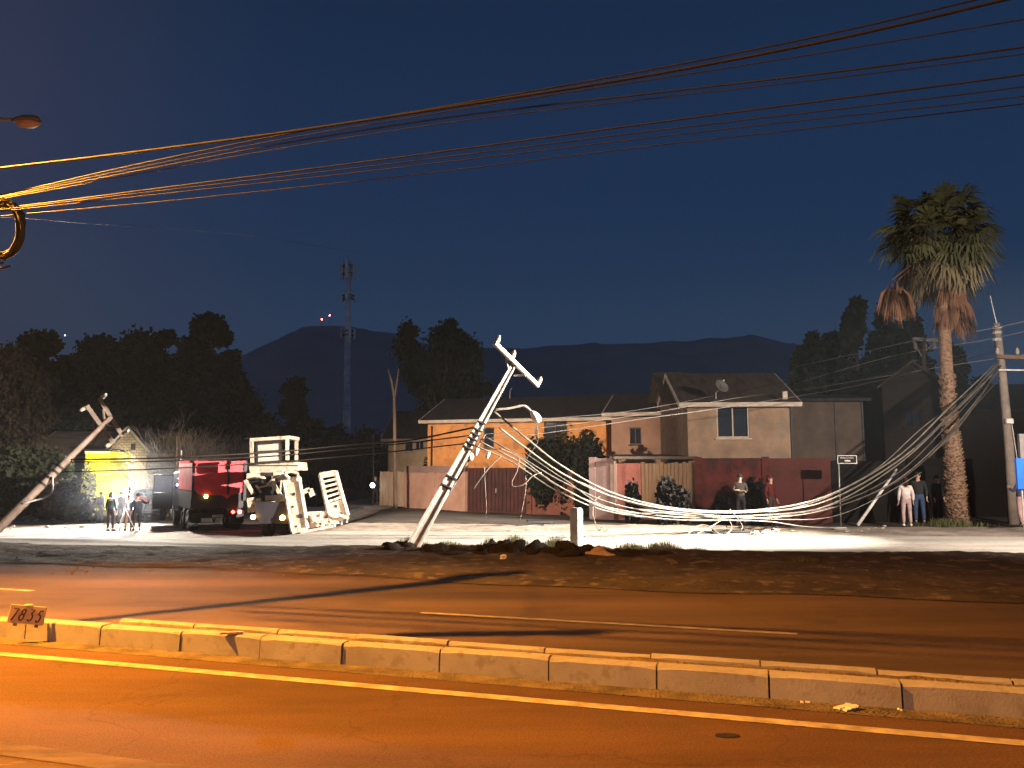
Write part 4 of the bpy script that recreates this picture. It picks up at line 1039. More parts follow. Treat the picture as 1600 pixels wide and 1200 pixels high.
def tipper():
    # x across (right +), y forward, away from the viewer; turned to the left
    b = G(338, 829); t = thing('tipper_truck', 'dark tipper truck with red tipper body and an open cab door, seen from behind', 'truck', b, R(31))
    w = 2.4
    m = MB(); m.box((-.42, 3.2, .85), (.12, 6.6, .26)); m.box((.42, 3.2, .85), (.12, 6.6, .26))
    for y in (.1, 1.6, 3.2, 4.8): m.box((0, y, .85), (.72, .12, .2))
    m.box((0, -.12, .72), (w * .94, .14, .22)); m.build('chassis', M_STEELD, t)
    for y in (.7, 2.0):
        for x in (-.98, .98): wheel(t, x, y, .5, .5)
    for x in (-1.02, 1.02): wheel(t, x, 5.5, .5, .3)
    for x in (-.98, .98): MB().box((x, .08, .62), (.56, .02, .62)).build('mud_flap', M_RUBBER, t)
    # body: dark tailgate region below, red boards above
    low = MB(); low.box((0, .05, 1.45), (w, .1, .8)); low.box((-w / 2 + .05, 2.1, 1.45), (.1, 4.0, .8)); low.box((w / 2 - .05, 2.1, 1.45), (.1, 4.0, .8)); low.box((0, 2.1, 1.03), (w - .2, 4.0, .06)); low.build('tipper_body', M_NAVY, t)
    up_ = MB()
    up_.prism([(-w / 2 + .03, 2.06), (-w / 2 + .35, 1.70), (.18, 1.66), (.42, 1.50), (.62, 1.68), (w / 2 - .06, 1.80), (w / 2 - .03, 3.26), (-w / 2 - .02, 3.10)], -.07, -.02)
    up_.box((-w / 2 + .03, 2.1, 2.55), (.06, 4.1, 1.3)); up_.box((w / 2 - .03, 2.1, 2.55), (.06, 4.1, 1.3)); up_.box((0, 4.1, 2.6), (w, .06, 1.5))
    tg = up_.build('tipper_boards', M_REDC, t)
    r_ = MB(); r_.beam((-w / 2 - .04, -.1, 3.12), (w / 2, -.1, 3.28), .1, .1); r_.build('top_rail', M_REDC, t)
    for x in (.45,): MB().box((x, -.1, 2.45), (.09, .08, 1.5)).build('rib', M_NAVY, t)
    MB().box((-w / 2 + .04, -.11, 2.35), (.1, .09, 1.7)).build('rib', M_NAVY, t); MB().box((w / 2 + .02, -.1, 2.35), (.13, .09, 1.9)).build('rib', M_NAVY, t)
    MB().box((0, -.11, 2.72), (w - .1, .05, .05)).build('rib', M_REDC, t)
    round_lamp('tail_lamp', t, (.70, -.2, .86), .08, E_RED); round_lamp('tail_lamp', t, (1.0, -.2, .87), .10, E_RED)
    round_lamp('marker_lamp', t, (-.55, -.14, 1.62), .085, E_AMB)
    MB().box((0, -.2, .7), (.5, .02, .12)).build('number_plate', mat('plate', (.5, .5, .45)), t)
    # cab, left door hanging open
    c = MB(); c.prism([(4.5, .75), (6.5, .75), (6.6, 1.5), (6.35, 2.75), (4.6, 2.8), (4.5, 2.0)], -1.15, 1.15)
    c.v = [(y, x, z) for x, y, z in c.v]; c.f = [f[::-1] for f in c.f]; cab = c.build('cab', M_NAVY, t, bevel=.05)
    MB().box((0, 4.47, 2.3), (1.6, .02, .5)).build('rear_window', M_GLASSD, cab)
    d = thing('door', None, None); d.parent = t; d.location = (-1.17, 6.0, 0); d.rotation_euler = (0, 0, R(-70))
    dm = MB(); dm.box((0, .0, 1.15), (.06, .02, .02))
    dm = MB(); dm.box((0, -.55, 1.25), (.06, 1.1, .9)); dm.box((0, -.03, 2.15), (.05, .06, .9)); dm.box((0, -1.07, 2.15), (.05, .06, .9)); dm.box((0, -.55, 2.6), (.05, 1.1, .07))
    dm.build('door_panel', M_NAVY, d)
    MB().box((0, -.55, 2.14), (.012, .98, .86)).build('window_glass', mat('pale_glass', (.22, .26, .32), (.16, .19, .25), 3, .15), d)
    MB().box((-.05, -.95, 1.6), (.04, .14, .03)).build('handle', M_GALV, d)
    s = MB(); s.tube([(-1.05, 4.6, 2.8), (-1.05, 4.6, 3.7), (-1.05, 4.6, 3.9)], [.05, .05, .03], 8); s.build('exhaust', M_GALV, t)
    round_lamp('work_lamp', t, (-1.1, 4.3, 2.42), .08, E_WHT); round_lamp('work_lamp', t, (-1.2, 4.35, 2.1), .05, E_BLU)
    m = MB(); m.tube([(-1.15, 6.3, 2.3), (-1.5, 6.4, 2.35)], .02, 6); m.box((-1.55, 6.4, 2.2), (.2, .06, .4)); m.build('mirror', M_STEELD, t)
    return t
tipper()

def lowloader():
    Y = 34.0; b = onY(455, 34.0); o = lambda px, py, dy=0: P(px, py, Y + dy) - b
    t = thing('lowloader_trailer', 'mud spattered low loader trailer with two raised ladder ramps', 'trailer', b)
    # deck running away to the back left
    m = MB(); dk = o(470, 800); x1, x0 = o(543, 800).x, o(396, 800).x
    m.box(((x0 + x1) / 2 - .1, 2.6, 1.0), (x1 - x0 - .3, 4.8, .16)); m.box(((x0 + x1) / 2 - .1, .22, .88), (x1 - x0 - .4, .2, .34)); m.build('deck', M_STEELD, t)
    for x in (x0 + .4, x0 + 1.15): wheel(t, x, .9, .52, .34)
    for x in (x1 - .55, x1 - 1.1): wheel(t, x, .9, .5, .3)
    wheel(t, x0 + 1.2, 2.3, .52, .34); wheel(t, x1 - .6, 2.3, .5, .3)
    tm = MB(); tm.prism([(x0 + .1, 1.55), (x0 + .1, .95), (x0 + .35, .6), (x0 + 1.7, .6), (x0 + 1.75, 1.45)], -.05, .1); tm.build('tail_board', M_NAVY, t)
    round_lamp('marker_lamp', t, o(395, 808, -.3), .10, E_AMB); round_lamp('marker_lamp', t, o(441, 809, -.3), .11, E_AMB)
    for a in (.28, .42): MB().tube([(x0 + 1.5 + a * 1.6, -.1, .55), (x0 + 1.45 + a * 1.6, -.25, .0)], .09, 8).build('support_leg', M_LOADER, t)
    # ramps
    def ramp(tl, tr, br, bl, rungs, solid, dyt, dyb):
        A, B, C_, D = o(*tl, dyt), o(*tr, dyt), o(*br, dyb), o(*bl, dyb)
        fr = MB(); fr.beam(A, D, .12, .14); fr.beam(B, C_, .14, .16); fr.beam(A, B, .12, .14); fr.beam(D, C_, .12, .14)
        g = fr.build('ramp', M_LOADER, t)
        for k in range(rungs):
            q = (k + .6) / rungs * (1 - solid); MB().beam(A + (D - A) * q, B + (C_ - B) * q, .13, .10).build('rung', M_LOADER, g)
        if solid:
            q0 = 1 - solid; A2, B2 = A + (D - A) * q0, B + (C_ - B) * q0
            pm = MB(); off = Vector((0, .02, 0)); pm.add([A2 + off, B2 + off, C_ + off, D + off, A2 + off * 3, B2 + off * 3, C_ + off * 3, D + off * 3], [(0, 1, 2, 3), (7, 6, 5, 4), (0, 4, 5, 1), (1, 5, 6, 2), (2, 6, 7, 3), (3, 7, 4, 0)])
            pm.build('ramp_plate', M_LOADER, g)
            for (u_, v_, r) in ((.5, .25, .07), (.3, .5, .05), (.65, .72, .10), (.3, .9, .05)):
                pp = A2 + (B2 - A2) * u_ + (D - A2) * v_; MB().tube([pp - Vector((0, .03, 0)), pp - Vector((0, .01, 0))], r, 10).build('boss', M_STEELD, g)
        return g
    ramp((500, 741), (524, 737), (543, 806), (517, 818), 6, .38, .3, -.5)
    ramp((443, 752), (467, 746), (480, 826), (457, 832), 4, .94, .2, -.7)
    MB().tube(spline([o(452, 748), o(446, 740), o(455, 737), o(465, 741), o(464, 752)], 5), .07, 8).build('ramp_hinge', M_LOADER, t, True)
    MB().beam(o(470, 770), o(484, 765), .16, .2).build('latch_arm', M_LOADER, t); MB().beam(o(484, 764), o(489, 775), .16, .2).build('latch_arm', M_LOADER, t)
    pm = MB(); P1, P2, P3, P4 = o(478, 800, -.2), o(512, 798, -.2), o(530, 818, -.6), o(482, 826, -.6)
    pm.add([P1, P2, P3, P4, P1 + Vector((0, .1, 0)), P2 + Vector((0, .1, 0)), P3 + Vector((0, .1, 0)), P4 + Vector((0, .1, 0))], [(0, 1, 2, 3), (7, 6, 5, 4), (0, 4, 5, 1), (1, 5, 6, 2), (2, 6, 7, 3), (3, 7, 4, 0)]); pm.build('lower_apron', M_LOADER, t)
    for a_, q_ in (((505, 800), (500, 812)), ((488, 808), (505, 822)), ((512, 812), (495, 822)), ((470, 832), (520, 822)), ((520, 800), (545, 810))):
        MB().beam(o(*a_, -.75), o(*q_, -.75), .10).build('brace', M_LOADER, t)
    for px in (503, 513, 521): MB().beam(o(px, 818, -.7), o(px + 3, 832, -.75), .13).build('support_leg', M_LOADER, t)

    # the loader carried on the deck: separate thing
    L_ = thing('wheel_loader', 'pale wheel loader with square roll cage cab riding on the trailer', 'loader', b + Vector((0, 1.5, 1.08)))
    oo = lambda px, py, dy=0: P(px, py, Y + 1.5 + dy) - L_.location
    cg = MB(); TL, TR, BL, BR = oo(393, 690), oo(449, 686), oo(394, 723), oo(449, 719)
    dep = Vector((0, 1.5, 0))
    for a_, q_ in ((TL, BL), (TR, BR), (TL + dep, BL + dep), (TR + dep, BR + dep)): MB().beam(a_, q_, .15, .13).build('cab_post', M_LOADER, L_)
    rf = MB(); rm = (TL + TR + dep) / 2; rf.beam(TL + Vector((-.06, .75, .04)), TR + Vector((.1, .75, .04)), .12, 1.8); 
    rf = MB(); A, B = TL + Vector((-.05, -.1, 0)), TR + Vector((.12, -.1, 0)); C_, D = B + dep + Vector((0, .2, 0)), A + dep + Vector((0, .2, 0)); up3 = Vector((0, 0, .15))
    rf.add([A, B, C_, D, A + up3, B + up3, C_ + up3, D + up3], [(0, 3, 2, 1), (4, 5, 6, 7), (0, 1, 5, 4), (1, 2, 6, 5), (2, 3, 7, 6), (3, 0, 4, 7)]); rf.build('cab_roof', M_LOADER, L_)
    MB().box(oo(388, 688, .2), (.3, .22, .2)).build('work_lamp', M_STEELD, L_, bevel=.02)
    wn = MB(); i0, i1, i2, i3 = oo(401, 694, .1), oo(441, 691, .1), oo(443, 720, .1), oo(402, 723, .1)
    for a_, q_ in ((i0, i1), (i1, i2), (i2, i3), (i3, i0)): wn.beam(a_, q_, .08)
    wo = wn.build('rear_window', M_STEELD, L_)
    off = Vector((0, .05, 0)); g = MB(); g.add([i0 + off, i1 + off, i2 + off, i3 + off, i0 + off * 2, i1 + off * 2, i2 + off * 2, i3 + off * 2], [(0, 1, 2, 3), (7, 6, 5, 4), (0, 4, 5, 1), (1, 5, 6, 2), (2, 6, 7, 3), (3, 7, 4, 0)]); g.build('pane', mat('grimy_glass', (.5, .47, .42), (.32, .3, .27), 1.5, .3, stretch=(.3, 1, 4)), wo)
    for q in (.42, .70): MB().beam(i0 + (i3 - i0) * q + Vector((-.2, -.06, 0)), i1 + (i2 - i1) * q + Vector((.2, -.06, 0)), .045).build('grab_bar', M_STEELD, L_)
    bd = MB()
    A, B, C_, D = oo(389, 727, -.35), oo(463, 722, -.35), oo(465, 735, -.35), oo(391, 742, -.35); E_, F_ = oo(424, 745, -.3), oo(452, 741, -.3)
    bd.add([A, B, C_, D, A + dep * 1.2, B + dep * 1.2, C_ + dep * 1.2, D + dep * 1.2], [(0, 1, 2, 3), (7, 6, 5, 4), (0, 4, 5, 1), (1, 5, 6, 2), (2, 6, 7, 3), (3, 7, 4, 0)]); bd.build('counterweight', M_LOADER, L_)
    MB().box(((A + B + C_ + D) / 4) + Vector((.0, -.02, .11)), (2.2, .03, .05)).build('shadow_bar', M_STEELD, L_)  # raised dark bar standing for the shade of a groove
    MB().box(oo(403, 744), (.8, .8, .26)).build('engine_block', M_LOADER, L_, bevel=.03); MB().box(oo(417, 741, -.38), (.56, .05, .16)).build('grille', M_STEELD, L_)
    MB().box(oo(436, 743), (.5, .7, .3)).build('engine_block', M_LOADER, L_, bevel=.03)
    MB().box(oo(428, 762, .5), (1.9, .9, 1.0)).build('rear_frame', M_STEELD, L_)
    for a_, q_, w, n_ in (((383, 750), (396, 772), .16, 'lift_arm'), ((426, 748), (432, 765), .14, 'lift_arm'), ((430, 760), (440, 776), .15, 'lift_arm'), ((418, 758), (424, 752), .12, 'hydraulic_ram'), ((400, 758), (408, 770), .10, 'hydraulic_ram'),
                      ((415, 778), (452, 776), .2, 'cross_member'), ((412, 786), (450, 780), .13, 'cross_member'), ((442, 755), (448, 770), .1, 'hydraulic_ram'), ((394, 777), (396, 800), .38, 'fuel_tank'), ((405, 778), (406, 798), .22, 'fuel_tank'), ((436, 790), (434, 798), .08, 'hydraulic_ram'), ((440, 745), (436, 790), .07, 'hose'), ((404, 762), (430, 756), .06, 'hose')):
        MB().beam(oo(*a_, -.5), oo(*q_, -.5), w, w).build(n_, M_LOADER, L_, bevel=.015)
    for (x, y, r) in ((443, 745, .13), (436, 752, .09), (412, 752, .1), (449, 758, .1)):
        p = oo(x, y, -.5); MB().tube([p, p - Vector((0, .1, 0))], r, 12).build('hub', M_STEELD, L_)
    for x in (oo(398, 790).x, oo(450, 790).x):
        wheel(L_, x, .3, .5, .42, z=.62 - .1)
lowloader()

def van():
    b = G(250, 812); b = onY(243, 47); t = thing('van', 'small pale van with headlamps lit beyond the open truck door', 'van', b, R(8))
    vm = mat('silver_paint', (.3, .28, .3), (.24, .22, .24), 2, .4)
    m = MB(); m.prism([(-2.1, .35), (2.1, .35), (2.15, .95), (1.6, 1.1), (1.05, 1.75), (-2.0, 1.8), (-2.15, 1.0)], -.85, .85); m.v = [(y, x, z) for x, y, z in m.v]; m.v = [(x, -y, z) for x, y, z in m.v]; m.build('body', vm, t, bevel=.06)
    MB().add([(-.7, -1.62, 1.12), (.7, -1.62, 1.12), (.62, -1.1, 1.7), (-.62, -1.1, 1.7), (-.7, -1.6, 1.12), (.7, -1.6, 1.12), (.62, -1.08, 1.7), (-.62, -1.08, 1.7)], [(0, 1, 2, 3), (7, 6, 5, 4), (0, 4, 5, 1), (1, 5, 6, 2), (2, 6, 7, 3), (3, 7, 4, 0)]).build('windscreen', M_GLASSD, t)
    for x in (-.62, .62): round_lamp('headlight', t, (x, -2.14, .78), .11, E_WHT)
    for x in (-.8, .8):
        for y in (-1.35, 1.35): wheel(t, x, y, .33, .2)
    MB().box((0, -2.17, .5), (1.6, .08, .18)).build('bumper', M_STEELD, t)
van()

# ------------------------------------------------------------------ people
def skin(name, V, E, Rr, mt, parent, sub=1, root=0):
    me = bpy.data.meshes.new(name); me.from_pydata([tuple(v) for v in V], E, []); me.update(); me.materials.append(mt)
    o = bpy.data.objects.new(name, me); col.objects.link(o)
    if parent: o.parent = parent
    md = o.modifiers.new('skin', 'SKIN'); md.use_smooth_shade = True
    for i, v in enumerate(me.skin_vertices[0].data):
        r = Rr[i]; v.radius = r if isinstance(r, tuple) else (r, r); v.use_root = (i == root)
    if sub: s = o.modifiers.new('sub', 'SUBSURF'); s.levels = sub; s.render_levels = sub
    return o
CLOTH = {}
def cloth(c):
    if c not in CLOTH: CLOTH[c] = mat('cloth_%d' % len(CLOTH), c, tuple(x * .7 for x in c), 5, .9, bump=.15)
    return CLOTH[c]
def person(label, px, py, Y=None, h=1.7, rz=0, top=(.1, .1, .12), legs=(.03, .03, .05), hair=(.02, .015, .012), pose='stand', group=None, long_hair=False, shoes=(.03, .03, .03), hood=False, seed=1):
    b = G(px, py) if Y is None else onY(px, Y)
    t = thing('person', label, 'person', b, rz, group)
    g = random.Random(seed); k = h / 1.72
    st = g.uniform(.0, .06)
    J = dict(pelvis=(0, .0, .95), spine=(0, .015, 1.15), chest=(0, .02, 1.34), neck=(0, .01, 1.47), jaw=(0, -.012, 1.545), head=(0, -.004, 1.615), crown=(0, .01, 1.685),
             shL=(-.17, .01, 1.40), shR=(.17, .01, 1.40), elL=(-.23, .03, 1.13), elR=(.23, .03, 1.13), wrL=(-.24, -.05, .89), wrR=(.24, -.05, .89),
             hiL=(-.09, 0, .90), hiR=(.09, 0, .90), knL=(-.11, -.02 - st, .50), knR=(.11, -.02 + st * .5, .50), anL=(-.12, .02 - st, .09), anR=(.12, .02 + st, .09), toL=(-.14, -.14 - st, .03), toR=(.14, -.14 + st, .03))
    if pose == 'folded':
        J.update(elL=(-.23, -.06, 1.16), elR=(.23, -.06, 1.16), wrL=(.06, -.2, 1.16), wrR=(-.06, -.22, 1.2))
    elif pose == 'phone':
        J.update(elR=(.22, -.12, 1.18), wrR=(.12, -.28, 1.32))
    elif pose == 'torch':
        J.update(elL=(-.22, -.1, 1.12), wrL=(-.14, -.32, 1.12))
    elif pose == 'point':
        J.update(elL=(-.34, -.08, 1.25), wrL=(-.5, -.22, 1.33))
    elif pose == 'walk':
        J.update(knL=(-.1, -.18, .52), anL=(-.1, -.22, .12), toL=(-.11, -.38, .06), knR=(.1, .02, .5), anR=(.1, .22, .13), toR=(.11, .08, .03), elL=(-.24, .1, 1.14), wrL=(-.24, .06, .9), elR=(.24, -.05, 1.14), wrR=(.22, -.2, .93))
    elif pose == 'crouch':
        J.update(pelvis=(0, .1, .62), spine=(0, .02, .8), chest=(0, -.08, .98), neck=(0, -.14, 1.1), jaw=(0, -.19, 1.16), head=(0, -.2, 1.23), crown=(0, -.18, 1.3), shL=(-.17, -.1, 1.04), shR=(.17, -.1, 1.04), elL=(-.24, -.28, .84), elR=(.24, -.28, .84), wrL=(-.16, -.44, .66), wrR=(.16, -.44, .66), hiL=(-.1, .1, .58), hiR=(.1, .1, .58), knL=(-.16, -.22, .52), knR=(.16, -.22, .5), anL=(-.14, .06, .1), anR=(.14, .06, .1), toL=(-.15, -.1, .03), toR=(.15, -.1, .03))
    Q = {n: Vector(v) * k for n, v in J.items()}
    V = []; E = []; Rr = []; ix = {}
    def add(n, p, r, par=None):
        V.append(Vector(p)); Rr.append(tuple(x * k for x in r) if isinstance(r, tuple) else r * k); ix[n] = len(V) - 1
        if par: E.append((ix[par], ix[n]))
    add('pelvis', Q['pelvis'], (.135, .095)); add('spine', Q['spine'], (.12, .085), 'pelvis'); add('chest', Q['chest'], (.145, .095), 'spine')
    add('neck', Q['neck'], .05, 'chest'); add('jaw', Q['jaw'], (.062, .07), 'neck'); add('head', Q['head'], (.075, .088), 'jaw'); add('crown', Q['crown'], (.055, .065), 'head')
    hd = (Q['crown'] - Q['jaw']).normalized()
    for s in 'LR':
        x = -1 if s == 'L' else 1
        add('sh' + s, Q['sh' + s], .055, 'chest'); add('el' + s, Q['el' + s], .042, 'sh' + s); add('wr' + s, Q['wr' + s], .027, 'el' + s)
        d = (Q['wr' + s] - Q['el' + s]).normalized(); sd = Vector((0, 1, 0)).cross(d); sd = sd.normalized() if sd.length > .1 else Vector((0, 0, 1)); nrm = d.cross(sd)
        pm = Q['wr' + s] + d * .055 * k; add('pa' + s, pm, (.034, .02), 'wr' + s)
        for j, (a, l) in enumerate(((-.024, .062), (-.008, .074), (.008, .07), (.024, .055))):
            q1 = pm + d * .045 * k + nrm * a * k * 1.2; q2 = q1 + (d * .8 - sd * .35 * x) * l * .55 * k; q3 = q2 + (d * .4 - sd * .8 * x) * l * .5 * k
            add('f%s%d' % (s, j), q1, .0095, 'pa' + s); add('g%s%d' % (s, j), q2, .0085, 'f%s%d' % (s, j)); add('h%s%d' % (s, j), q3, .007, 'g%s%d' % (s, j))
        t1 = pm - d * .02 * k - nrm * .035 * k; add('t1' + s, t1, .011, 'pa' + s); add('t2' + s, t1 + (d * .6 - nrm * .6) * .05 * k, .009, 't1' + s)
        add('hi' + s, Q['hi' + s], .085, 'pelvis'); add('kn' + s, Q['kn' + s], .055, 'hi' + s); add('an' + s, Q['an' + s], .038, 'kn' + s); add('to' + s, Q['to' + s], (.036, .026), 'an' + s)
    body = skin('body', V, E, Rr, M_SKIN, t)
    # face: nose, brow eyes, mouth, ears as a small modelled mask on the head
    H_ = Q['head']; fy = -.082 * k
    f = MB(); f.tube([H_ + Vector((0, fy + .01 * k, .02 * k)), H_ + Vector((0, fy - .02 * k, -.018 * k)), H_ + Vector((0, fy + .006 * k, -.026 * k))], [.008 * k, .014 * k, .01 * k], 7)
    for s in (-1, 1): f.blob(H_ + Vector((s * .078 * k, .005, 0)), (.012 * k, .022 * k, .032 * k), .05)
    f.build('nose_and_ears', M_SKIN, body, True)
    f = MB()
    for s in (-1, 1): f.blob(H_ + Vector((s * .03 * k, fy + .008 * k, .014 * k)), (.013 * k, .008 * k, .007 * k), 0)
    f.build('eyes', M_HAIR, body, True)
    MB().blob(H_ + Vector((0, fy + .014 * k, -.046 * k)), (.024 * k, .01 * k, .006 * k), 0).build('mouth', mat('lips', (.3, .1, .08)), body, True)
    # hair or hood
    C_ = (Q['head'] + Q['crown']) / 2 + Vector((0, .022 * k, .012 * k))
    m = MB(); m.blob(C_, (.094 * k, .10 * k, .094 * k), .05, seed, 14, 9)
    if long_hair: m.tube([C_ + Vector((0, .05, .02)) * k, C_ + Vector((0, .08, -.1)) * k, C_ + Vector((0, .09, -.24)) * k], [.085 * k, .085 * k, .05 * k], 10)
    if hood: m.tube([C_ + Vector((0, .03, .0)) * k, Q['neck'] + Vector((0, .05, .03)) * k], [.1 * k, .1 * k], 12)
    hr = m.build('hood' if hood else 'hair', cloth(top) if hood else mat('hair_%d' % (int(hair[0] * 1000)), hair, None, 12, .7), t, True)
    # trousers
    tv = [Q['pelvis'], Q['hiL'], Q['knL'], Q['anL'] + Vector((0, 0, .03)), Q['hiR'], Q['knR'], Q['anR'] + Vector((0, 0, .03)), Q['pelvis'] + (Q['spine'] - Q['pelvis']) * .8]
    skin('trousers', tv, [(0, 1), (1, 2), (2, 3), (0, 4), (4, 5), (5, 6), (0, 7)], [(.16 * k, .125 * k), .10 * k, .072 * k, .06 * k, .10 * k, .072 * k, .06 * k, (.14 * k, .108 * k)], cloth(legs), t)
    # jacket with sleeves to the wrist
    hem = Q['pelvis'] - (Q['spine'] - Q['pelvis']) * .3
    jv = [Q['chest'], Q['spine'], hem, Q['neck'] - Vector((0, 0, .02 * k))] + [Q[a + s] for s in 'LR' for a in ('sh', 'el')] + [Q['el' + s] + (Q['wr' + s] - Q['el' + s]) * .9 for s in 'LR']
    skin('jacket', jv, [(0, 1), (1, 2), (0, 3), (0, 4), (4, 5), (5, 8), (0, 6), (6, 7), (7, 9)],
         [(.168 * k, .12 * k), (.16 * k, .122 * k), (.185 * k, .145 * k), .062 * k, .075 * k, .058 * k, .075 * k, .058 * k, .044 * k, .044 * k], cloth(top), t)
    for s in 'LR':
        a, q = Q['an' + s], Q['to' + s]; m = MB(); m.tube([a + Vector((0, .05, -.03)) * k, a + (q - a) * .3 + Vector((0, 0, -.01)), a + (q - a) * .75, q + (q - a) * .12 + Vector((0, 0, .0))], [.035 * k, .052 * k, .046 * k, .028 * k], 10)
        m.build('shoe', cloth(shoes), t, True)
    return t, Q
CREW = 'crew standing in the lit yard'
person('stocky person in dark green work jacket standing apart, back to us', 172, 830, h=1.8, rz=R(170), top=(.03, .045, .045), legs=(.03, .02, .02), group=CREW, seed=1, hood=True)
person('person in dark clothes with legs apart beside the one in red', 213, 829, h=1.75, rz=R(200), top=(.03, .035, .05), legs=(.02, .02, .025), group=CREW, seed=2, pose='point')
person('person in pale jacket between the dark dressed crew members', 200, 829, h=1.68, rz=R(20), top=(.5, .5, .55), legs=(.16, .10, .09), group=CREW, seed=3)
person('person in bright red jacket right of the crew lamp', 223, 815, h=1.7, rz=R(-120), top=(.75, .05, .06), legs=(.05, .06, .12), group=CREW, seed=4, pose='walk')
person('person in white overalls bending near the yellow fence', 143, 815, h=1.65, rz=R(60), top=(.7, .68, .72), legs=(.55, .53, .58), group=CREW, seed=5, pose='crouch')
person('person in lilac top just left of the stocky one', 156, 817, h=1.66, rz=R(150), top=(.35, .28, .42), legs=(.6, .58, .6), group=CREW, seed=6)
person('person in pale clothes behind the crew lamp glare', 188, 818, h=1.7, rz=R(180), top=(.45, .42, .42), legs=(.3, .28, .3), group=CREW, seed=7)
tp, TQ = person('person holding a glaring torch at the corner of the board fence', 586, 789, h=1.62, rz=R(10), top=(.02, .02, .02), legs=(.03, .02, .02), pose='torch', seed=8)
tt = thing('torch', 'glaring white torch held by the person at the street corner', 'torch', tp.location + Matrix.Rotation(R(10), 3, 'Z') @ (TQ['wrL'] + Vector((.0, -.1, .03))))
MB().tube([(0, .12, 0), (0, -.05, 0), (0, -.1, 0)], [.02, .022, .035], 10).build('casing', M_STEELD, tt, True)
MB().blob((0, -.16, .0), (.13, .05, .13), 0).build('bulb', emat('torch_glow', (.9, 1, .97), 14), tt, True)
person('dark figure standing in for the shadow on the boards right of the torch bearer', 601, 788, h=1.7, rz=R(165), top=(.03, .025, .012), legs=(.03, .015, .012), seed=9)  # figure added where a shadow falls on the boards
person('pale faced person with folded arms before the blotchy red wall', 1158, 821, h=1.75, rz=R(-15), top=(.055, .048, .042), legs=(.012, .011, .014), pose='folded', seed=10)
person('person in dark red hooded coat standing before the brown red wall', 1206, 822, h=1.72, rz=R(30), top=(.08, .011, .011), legs=(.05, .03, .025), hood=True, seed=11)
person('woman in white jacket and pale trousers seen from behind', 1418, 823, h=1.64, rz=R(165), top=(.62, .55, .53), legs=(.42, .30, .29), shoes=(.7, .68, .66), long_hair=True, hair=(.03, .012, .008), seed=12)
person('man in black jacket and blue jeans beside the woman in white', 1438, 820, h=1.82, rz=R(-30), top=(.02, .022, .025), legs=(.035, .06, .12), seed=13)
person('person barely visible in dark clothes near the palm', 1468, 817, h=1.7, rz=R(20), top=(.012, .013, .018), legs=(.012, .014, .03), seed=14)
person('person in pink trousers cut by the right edge, raising a phone', 1598, 824, h=1.72, rz=R(-150), top=(.05, .055, .11), legs=(.5, .3, .3), pose='phone', seed=15)
wl = thing('work_light', 'glaring white work lamp on a tripod among the crew', 'work lamp', (-18.2, 37.5, H(-18.2, 37.5)))
for a in (.3, 2.4, 4.5): MB().tube([(0, 0, 1.1), (.5 * math.cos(a), .5 * math.sin(a), 0)], .02, 6).build('leg', M_GALV, wl, True)
MB().tube([(0, 0, 1.05), (0, 0, 1.8)], .022, 8).build('mast', M_GALV, wl, True)
MB().box((0, .02, 1.93), (.32, .14, .22)).build('housing', M_STEELD, wl, bevel=.02)
MB().box((0, -.06, 1.93), (.26, .02, .16)).build('lens', emat('work_lamp_glow', (.85, .9, 1), 60), wl)
b = onY(1598, 24.2)
t = thing('advert_sign', 'blue lit sign panel on posts at the right edge', 'sign', b)
p = lambda px, py: P(px, py, 24.2) - b
m = MB(); m.box((p(1600, 740).x + .14, 0, p(1600, 740).z), (.75, .08, p(1600, 717).z - p(1600, 765).z)); m.build('panel', mat('blue_panel', (.03, .14, .55), (.02, .10, .42), 1, .4, emit=(.02, .16, .7), es=.3), t)
MB().box((p(1600, 740).x + .2, .03, p(1600, 697).z), (.55, .1, .75)).build('white_panel', mat('white_panel', (.2, .19, .19)), t)
for x in (p(1590, 740).x + .16, p(1600, 740).x + .3): MB().tube([(x, .1, 0), (x, .1, p(1600, 690).z)], .03, 8).build('post', M_GALV, t)
# ------------------------------------------------------------------ street name sign, number board
def name_sign():
    b = G(1314, 822); Y = b.y; p = lambda px, py: P(px, py, Y) - b
    t = thing('street_sign', 'black street name sign with pale frame and two pale lines on a thin post', 'street sign', b)
    MB().tube([Vector((0, 0, 0)), p(1310, 712)], .022, 8).build('post', M_GALV, t, True)
    A, B = p(1308, 712), p(1338, 724)
    bo = MB().box(((A.x + B.x) / 2, -.02, (A.z + B.z) / 2), (B.x - A.x, .02, A.z - B.z)).build('plate', mat('sign_black', (.012, .012, .012)), t)
    f = MB(); w = .022; fm = mat('sign_white', (.7, .66, .58))
    for z in (A.z, B.z): f.box(((A.x + B.x) / 2, -.035, z), (B.x - A.x, .01, w))
    for x in (A.x, B.x): f.box((x, -.036, (A.z + B.z) / 2), (w, .01, A.z - B.z))
    f.build('frame', fm, t)
    # first line: short irregular strokes, too small to read; second line: a short pale plate
    m = MB(); x = A.x + .09; r_ = random.Random(3)
    while x < B.x - .09:
        hh = r_.uniform(.035, .05); m.box((x, -.034, A.z - .08), (.012, .006, hh)); 
        if r_.random() < .6: m.box((x + .012, -.034, A.z - .08 + r_.choice((-1, 0, 1)) * hh * .4), (.02, .006, .012))
        x += .032
    m.build('lettering', fm, bo)
    m = MB(); m.tube([((A.x + B.x) / 2 - .1, -.034, B.z + .085), ((A.x + B.x) / 2 + .1, -.034, B.z + .085)], .035, 8); m.build('lower_lettering', fm, bo, True)
name_sign()

